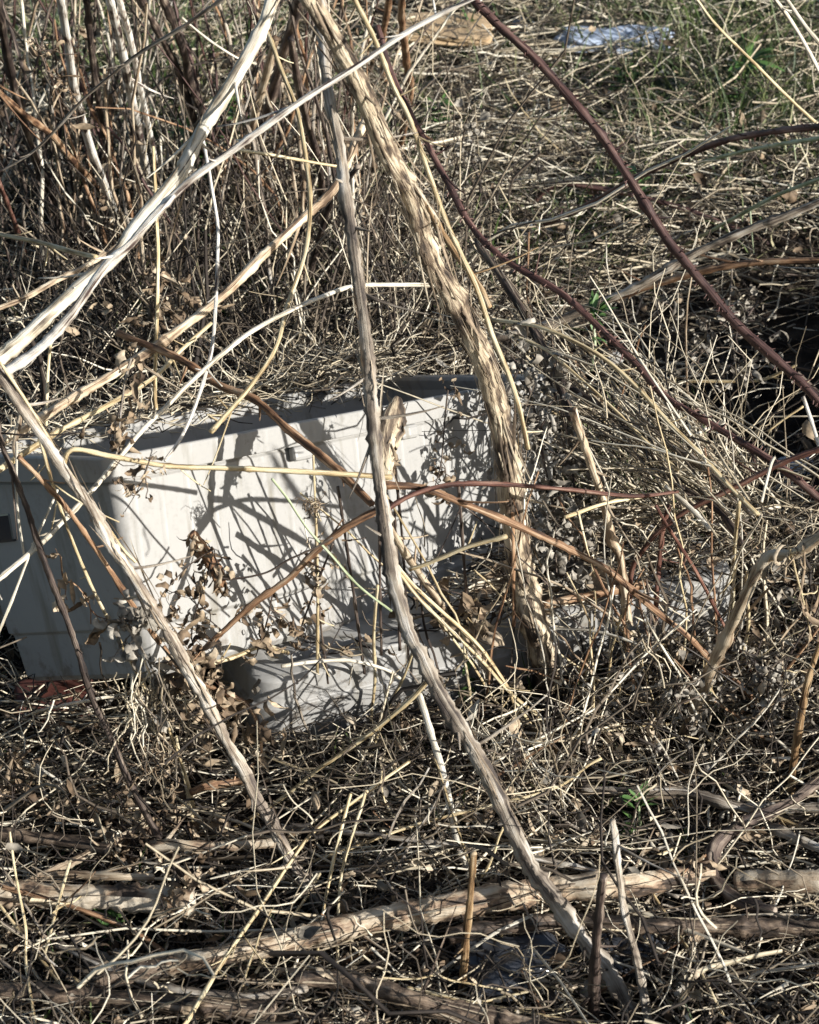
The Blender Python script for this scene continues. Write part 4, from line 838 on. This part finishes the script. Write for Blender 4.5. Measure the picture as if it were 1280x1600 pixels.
stalks(10, "straw_stalk", "dry stalk", "thin pale stalk flattened on the grassy ground beyond the canes", "flattened stalks on the far ground", (600, 20, 1330, 420), ['straw', 'pale', 'tan', 'tan'], (.0025, .0055), (.12, .35), 1.0, 24, up=.12)
stalks(8, "straw_stalk", "dry stalk", "thin stalk lying in the straw heap behind the bin's rim", "thin stalks in the straw heap behind the bin", (-60, 500, 760, 640), ['straw', 'tan', 'brown', 'tan', 'maroon'], (.0020, .0045), (.12, .35), 1.0, 26, up=.15)

# ------------------------------------------------------------------ uncountable ground cover
def ground_pts(n, y0=1.45, y1=6.6, pw=1.5):
    u = rng.random(n); a = 1.0001-pw; Y = (y0**a + u*(y1**a - y0**a))**(1/a)
    X = rng.uniform(-1, 1, n)*(Y*.2+.22); return X, Y
def cover(name, label, cat, n, Lr, rr, hscale, tiltsd, mat, S=5, wob=.04, k=.9, dens=None, xbias=1.6, y0=1.45, y1=6.6, sides=3, pw=1.5, kink=0.0):
    X, Y = ground_pts(n, y0, y1, pw)
    if dens is not None:
        m_ = rng.random(n) < dens(X, Y); X, Y = X[m_], Y[m_]
    n = len(X); Z = ground_z(X, Y) + rng.exponential(hscale, n)
    a = rng.uniform(0, 2*math.pi, n)
    d = np.stack([np.cos(a)*xbias, np.sin(a), rng.normal(size=n)*tiltsd], -1)
    L = Lr[0]*np.exp(rng.normal(size=n)*Lr[1]); r = rr[0]*np.exp(rng.normal(size=n)*rr[1])
    V, Q_ = strands(np.stack([X, Y, Z], -1), d, L, r, rng.normal(size=n)*k, S=S, sides=sides, wob=wob, kinkamp=kink)
    per = S*sides; ok = outside(V, per) & clear_of(V, per); V, Q_ = keep(V, Q_, per, ok)
    return tag(link(name, np_mesh(name, V, Q_), M[mat]), label, cat, kind="stuff")
def patches(f, seed, lo, hi):
    return lambda X, Y: np.clip((vnoise(X*f, Y*f, seed)*.65+vnoise(X*f*2.7, Y*f*2.7, seed+1)*.35-lo)/(hi-lo), 0.04, 1)
def hollow(X, Y):      # straw thinned to darken the ground, the first patch in place of shade
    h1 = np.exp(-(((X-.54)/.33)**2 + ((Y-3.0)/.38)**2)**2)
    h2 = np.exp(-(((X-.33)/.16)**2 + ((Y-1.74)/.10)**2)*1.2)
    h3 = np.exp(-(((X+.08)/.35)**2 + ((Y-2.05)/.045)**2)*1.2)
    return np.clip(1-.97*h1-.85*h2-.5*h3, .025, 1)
pt = patches(5, 31, .30, .62); pt2 = patches(7, 41, .25, .7)
far = lambda X, Y: np.clip((Y-3.0)/.6, 0, 1)
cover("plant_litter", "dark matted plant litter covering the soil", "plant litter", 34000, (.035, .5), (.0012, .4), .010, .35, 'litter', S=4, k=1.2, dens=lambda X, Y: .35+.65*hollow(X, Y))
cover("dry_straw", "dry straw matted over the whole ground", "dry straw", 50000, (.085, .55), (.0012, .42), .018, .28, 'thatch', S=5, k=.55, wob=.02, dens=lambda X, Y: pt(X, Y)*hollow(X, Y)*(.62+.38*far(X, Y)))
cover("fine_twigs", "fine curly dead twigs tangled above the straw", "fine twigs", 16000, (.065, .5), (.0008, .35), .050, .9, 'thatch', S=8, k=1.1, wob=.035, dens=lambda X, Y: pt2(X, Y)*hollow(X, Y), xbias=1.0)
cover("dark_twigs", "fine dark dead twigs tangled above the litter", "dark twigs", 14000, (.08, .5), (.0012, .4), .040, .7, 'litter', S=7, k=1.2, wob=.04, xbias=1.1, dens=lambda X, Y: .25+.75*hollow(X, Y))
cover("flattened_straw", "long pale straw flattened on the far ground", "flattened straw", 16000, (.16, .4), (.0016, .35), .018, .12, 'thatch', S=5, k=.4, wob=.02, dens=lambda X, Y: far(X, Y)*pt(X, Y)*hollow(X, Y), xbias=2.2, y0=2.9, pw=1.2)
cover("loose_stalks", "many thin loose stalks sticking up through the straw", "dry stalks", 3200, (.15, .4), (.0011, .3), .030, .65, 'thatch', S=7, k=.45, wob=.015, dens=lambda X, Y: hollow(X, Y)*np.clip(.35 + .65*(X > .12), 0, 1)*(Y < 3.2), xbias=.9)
thick = lambda X, Y: np.clip(np.exp(-(((X+.28)/.36)**4 + ((Y-3.05)/.40)**4)), 0, 1)
cover("thicket_twigs", "dense thin dark upright twigs of the thicket", "dark twigs", 8500, (.18, .45), (.0014, .4), .03, 1.9, 'litter', S=7, k=.8, wob=.03, dens=thick, xbias=.8, y0=2.5, y1=4.0)
cover("thicket_straw", "thin pale upright straws among the dark thicket twigs", "dry stalks", 4500, (.20, .45), (.0012, .4), .03, 1.6, 'thatch', S=7, k=.8, wob=.03, dens=thick, xbias=.8, y0=2.5, y1=4.0)
foot = lambda X, Y: np.clip(np.exp(-(((X-.24)/.20)**4 + ((Y-2.17)/.10)**4)), 0, 1)
cover("upright_straws", "thin straws standing thick around the far end of the lid", "dry stalks", 2800, (.13, .45), (.0009, .4), .01, 2.2, 'thatch', S=7, k=.6, wob=.03, dens=foot, xbias=.9, y0=1.9, y1=2.6)
end = lambda X, Y: np.clip(np.exp(-(((X-.31)/.12)**4 + ((Y-2.60)/.18)**4)), 0, 1)
cover("end_tangle", "tangle of thin dead stalks burying the bin's far end", "dry stalks", 8000, (.22, .4), (.0010, .4), .02, 2.0, 'thatch', S=8, k=1.0, wob=.04, dens=end, xbias=1.0, y0=2.2, y1=3.1)
def bush(cx, cy, rad, ht, n):  # unseen bush added off frame to throw shade over the hollow
    X = rng.normal(cx, rad*.45, n); Y = rng.normal(cy, rad*.45, n); d = np.stack([(X-cx)*3+rng.normal(size=n)*.5, (Y-cy)*3+rng.normal(size=n)*.5, np.ones(n)], -1)
    V, Q_ = strands(np.stack([X, Y, ground_z(X, Y)-.01], -1), d, ht*rng.uniform(.5, 1.25, n), rng.uniform(.0012, .004, n), rng.normal(size=n)*1.1, S=8, wob=.04)
    o = link("shade_bush", np_mesh("shade_bush", V, Q_), M['dark']); tag(o, "added dark dead bush out of view past the right edge, shading the hollow", "dead bush")
    tips = V.reshape(n, 8, 3, 3)[:, :, 0]; m = n*3; root = tips[rng.integers(0, n, m), rng.integers(2, 8, m)]; dd = rng.normal(size=(m, 3)); L = rng.uniform(.015, .05, m)
    V, Q_ = ribbons(root, dd, L, L*rng.uniform(.3, .8, m), rng.normal(size=m)*2, rng.normal(size=m)*2)
    tag(link("leaves", np_mesh("leaves", V, Q_), M['leafdry'], o), kind="stuff")
def fan(n):
    a = np.array([at(rng.uniform(1060, 1215), rng.uniform(770, 850), rng.uniform(2.18, 2.45)) for _ in range(n)])
    e = np.array([at(rng.uniform(790, 960), rng.uniform(500, 640), rng.uniform(2.45, 2.65)) for _ in range(n)])
    a = a + rng.normal(size=(n, 3))*.035; e = e + rng.normal(size=(n, 3))*.06; u = rng.uniform(0, .5, n)[:, None]; v = rng.uniform(.5, 1.15, n)[:, None]; s_ = a+(e-a)*u; e = a+(e-a)*v; L = np.linalg.norm(e-s_, axis=1)
    V, Q_ = strands(s_, e-s_, L, rng.uniform(.0008, .0018, n), rng.uniform(.1, .7, n), S=9, wob=.012, n0=np.array([[0, 0, -1.]]).repeat(n, 0)+rng.normal(size=(n, 3))*.3)
    ok = outside(V, 27, 0); V, Q_ = keep(V, Q_, 27, ok)
    tag(link("straw_fan", np_mesh("straw_fan", V, Q_), M['thatch']), "fan of fine straws slanting down right from the bin's far end", "dry straw", kind="stuff")
fan(190)
rs = random.Random(9)
for q in range(9):      # thin upright stalks close before the sunlit side
    xb = rs.uniform(430, 850); yb = 1075 - (xb-430)*.32 + rs.uniform(-10, 25); xt = xb - rs.uniform(0, 60); yt = rs.uniform(600, 820)
    yf = min(face_Y(xb, yb), ground_hit(xb, yb)) - .03; mat = rs.choice(['dark', 'dark', 'grey', 'brown', 'straw'])
    S("weed_stalk", "weed stalk", mat, rs.uniform(3, 5), rs.uniform(4, 6.5), yf-.01, yf, [(xt, yt), (xt+(xb-xt)*.45+rs.uniform(-6, 6), yt+(yb-yt)*.5), (xb, yb)], "thin upright stalk standing close before the bin's sunlit side", group="thin stalks before the sunlit side of the bin")
bush(.95, 2.74, .26, .33, 460)
def flakes(name, label, cat, n, L0, mat, hs, dens):
    X, Y = ground_pts(n); m_ = rng.random(n) < dens(X, Y); X, Y = X[m_], Y[m_]; n = len(X)
    L = L0*np.exp(rng.normal(size=n)*.5); d = rng.normal(size=(n, 3)); d[:, 2] *= .25; d[:, 0] *= 1.4
    V, Q_ = ribbons(np.stack([X, Y, ground_z(X, Y)+.008+rng.exponential(hs, n)], -1), d, L, rng.uniform(.0018, .0050, n), rng.normal(size=n)*.3, rng.normal(size=n)*.8, cup=.45, shape='blade')
    ok = outside(V, 18) & clear_of(V, 18); V, Q_ = keep(V, Q_, 18, ok)
    return tag(link(name, np_mesh(name, V, Q_), M[mat]), label, cat, kind="stuff")
flakes("straw_flakes", "broken flat straw pieces strewn over the litter", "straw pieces", 12000, .035, 'thatch', .022, lambda X, Y: pt2(X, Y)*hollow(X, Y))
# leaf litter
def debris(name, label, cat, n, Ln, mat, x0, x1, leaf):
    """loose bits lying on the lid's top"""
    lx = rng.uniform(x0, x1, n); ly = LID_W*(1-rng.random(n)**1.6*1.0); A = np.array(LID_M)
    p = np.stack([lx, ly, LID_H + .001 + rng.exponential(.006, n)], -1) @ A[:3, :3].T + A[:3, 3]
    d = rng.normal(size=(n, 3)); d[:, 0] *= 1.6; d[:, 2] = np.abs(d[:, 2])*.22; L = Ln*np.exp(rng.normal(size=n)*.45)
    if leaf: V, Q_ = ribbons(p, d, L, L*rng.uniform(.2, .6, n), rng.normal(size=n)*1.8, rng.normal(size=n)*1.6)
    else: V, Q_ = strands(p, d, L, rng.uniform(.0007, .0016, n), rng.normal(size=n)*.8, S=6, wob=.03)
    per = 18; ok = np.ones(n, bool); q = np.array(BIN_I); w_ = V @ q[:3, :3].T + q[:3, 3]
    ok = ~np.all((w_ > np.array([-.03, -.03, 0])) & (w_ < np.array([BIN_L+.03, BIN_W+.03, BIN_H])), axis=1).reshape(-1, per).any(1)
    V, Q_ = keep(V, Q_, per, ok)
    return tag(link(name, np_mesh(name, V, Q_), M[mat]), label, cat, kind="stuff")
def leaf_cover(name, label, cat, n, L0, mat, hs, dens=None, y0=1.45, y1=6.6):
    X, Y = ground_pts(n, y0, y1)
    if dens is not None:
        m_ = rng.random(n) < dens(X, Y); X, Y = X[m_], Y[m_]
    n = len(X); L = np.minimum(L0*np.exp(rng.normal(size=n)*.45), L0*1.8); d = rng.normal(size=(n, 3)); d[:, 2] *= .6
    V, Q_ = ribbons(np.stack([X, Y, ground_z(X, Y)+rng.exponential(hs, n)], -1), d, L, L*rng.uniform(.15, .6, n), rng.normal(size=n)*2.0, rng.normal(size=n)*1.8, cup=.35)
    ok = outside(V, 18) & clear_of(V, 18); V, Q_ = keep(V, Q_, 18, ok)
    return tag(link(name, np_mesh(name, V, Q_), M[mat]), label, cat, kind="stuff")
leaf_cover("leaf_litter", "shrivelled brown leaves scattered through the straw", "leaf litter", 11000, .019, 'leafdry', .022, dens=hollow)
leaf_cover("grey_leaf_litter", "small greyish dead leaves scattered through the straw", "leaf litter", 7000, .015, 'leafgrey', .030, dens=lambda X, Y: pt2(X, Y)*hollow(X, Y))
debris("straw_bits", "loose straw bits lying on the far half of the lid", "straw pieces", 420, .07, 'thatch', .26, .62, False)
debris("dark_bits", "dark twig bits lying between the bin's foot and the lid", "plant litter", 420, .035, 'litter', .08, .60, False)
debris("leaf_bits", "dry leaf bits lying between the bin's foot and the lid", "leaf litter", 260, .016, 'leafdry', .08, .60, True)
# grass
def grass(name, label, n, dens, L0, y0, y1, pw):
    X, Y = ground_pts(n, y0, y1, pw); m_ = rng.random(n) < dens(X, Y); X, Y = X[m_], Y[m_]; n = len(X)
    d = np.stack([rng.normal(size=n)*.6, rng.normal(size=n)*.6, np.abs(rng.normal(1, .3, n))], -1)
    L = L0*np.exp(rng.normal(size=n)*.4); L = np.where(Y < 2.7, np.minimum(L, .07), L)
    V, Q_ = ribbons(np.stack([X, Y, ground_z(X, Y)-.004], -1), d, L, rng.uniform(.0024, .0055, n), rng.uniform(.2, 1.9, n), rng.normal(size=n)*.7, cup=.2, shape='blade', n0=np.stack([rng.normal(size=n), rng.normal(size=n), -np.ones(n)*.8], -1))
    ok = outside(V, 18) & clear_of(V, 18); V, Q_ = keep(V, Q_, 18, ok)
    return tag(link(name, np_mesh(name, V, Q_), M['grass']), label, "grass", kind="stuff")
gp = patches(4, 61, .42, .66)
def gd(X, Y):
    topr = np.exp(-(((X-.62)/.30)**2 + ((Y-4.45)/.6)**2))*1.5
    left = np.exp(-(((X+.35)/.35)**2 + ((Y-3.9)/.6)**2))*.6
    return hollow(X, Y)*np.clip(gp(X, Y)*(.08+.45*far(X, Y)) + topr*(.6+gp(X, Y)) + left*gp(X, Y)*.8 + .35*np.clip(Y-4.3, 0, 1), 0, 1)
grass("grass", "short green grass growing through the straw", 75000, gd, .085, 1.6, 7.2, 1.0)

def tuft(label, cx, cy, n, sp, L0):
    X = rng.normal(cx, sp, n); Y = rng.normal(cy, sp*1.6, n); d = np.stack([(X-cx)*5+rng.normal(size=n)*.3, (Y-cy)*3+rng.normal(size=n)*.3, np.ones(n)], -1)
    V, Q_ = ribbons(np.stack([X, Y, ground_z(X, Y)-.004], -1), d, L0*np.exp(rng.normal(size=n)*.3), rng.uniform(.003, .007, n), rng.uniform(.3, 1.7, n), rng.normal(size=n)*.6, cup=.2, shape='blade', n0=np.stack([rng.normal(size=n), rng.normal(size=n), -np.ones(n)*.8], -1))
    return tag(link("grass_tuft", np_mesh("grass_tuft", V, Q_), M['grass']), label, "grass tuft")
tuft("ragged tall grass tuft just right of the long bluish foam piece", .56, 4.30, 150, .05, .15)
tuft("thick grass tuft around the green ferny weed at the right", .57, 3.95, 170, .06, .13)
tuft("grass tuft at the right edge behind the upper green stalk", .70, 4.1, 140, .06, .13)
tuft("grass tuft in the top right corner behind the crossing pale pair", .74, 4.55, 170, .08, .15)
tuft("grass tuft deep in the thicket behind the white stem pair", -.42, 4.1, 200, .09, .16)
tuft("grass tuft behind the thicket in the top left corner", -.66, 4.3, 200, .09, .17)
tuft("dark grass tuft in the shade right of the bin's far end", .30, 2.62, 200, .035, .12)
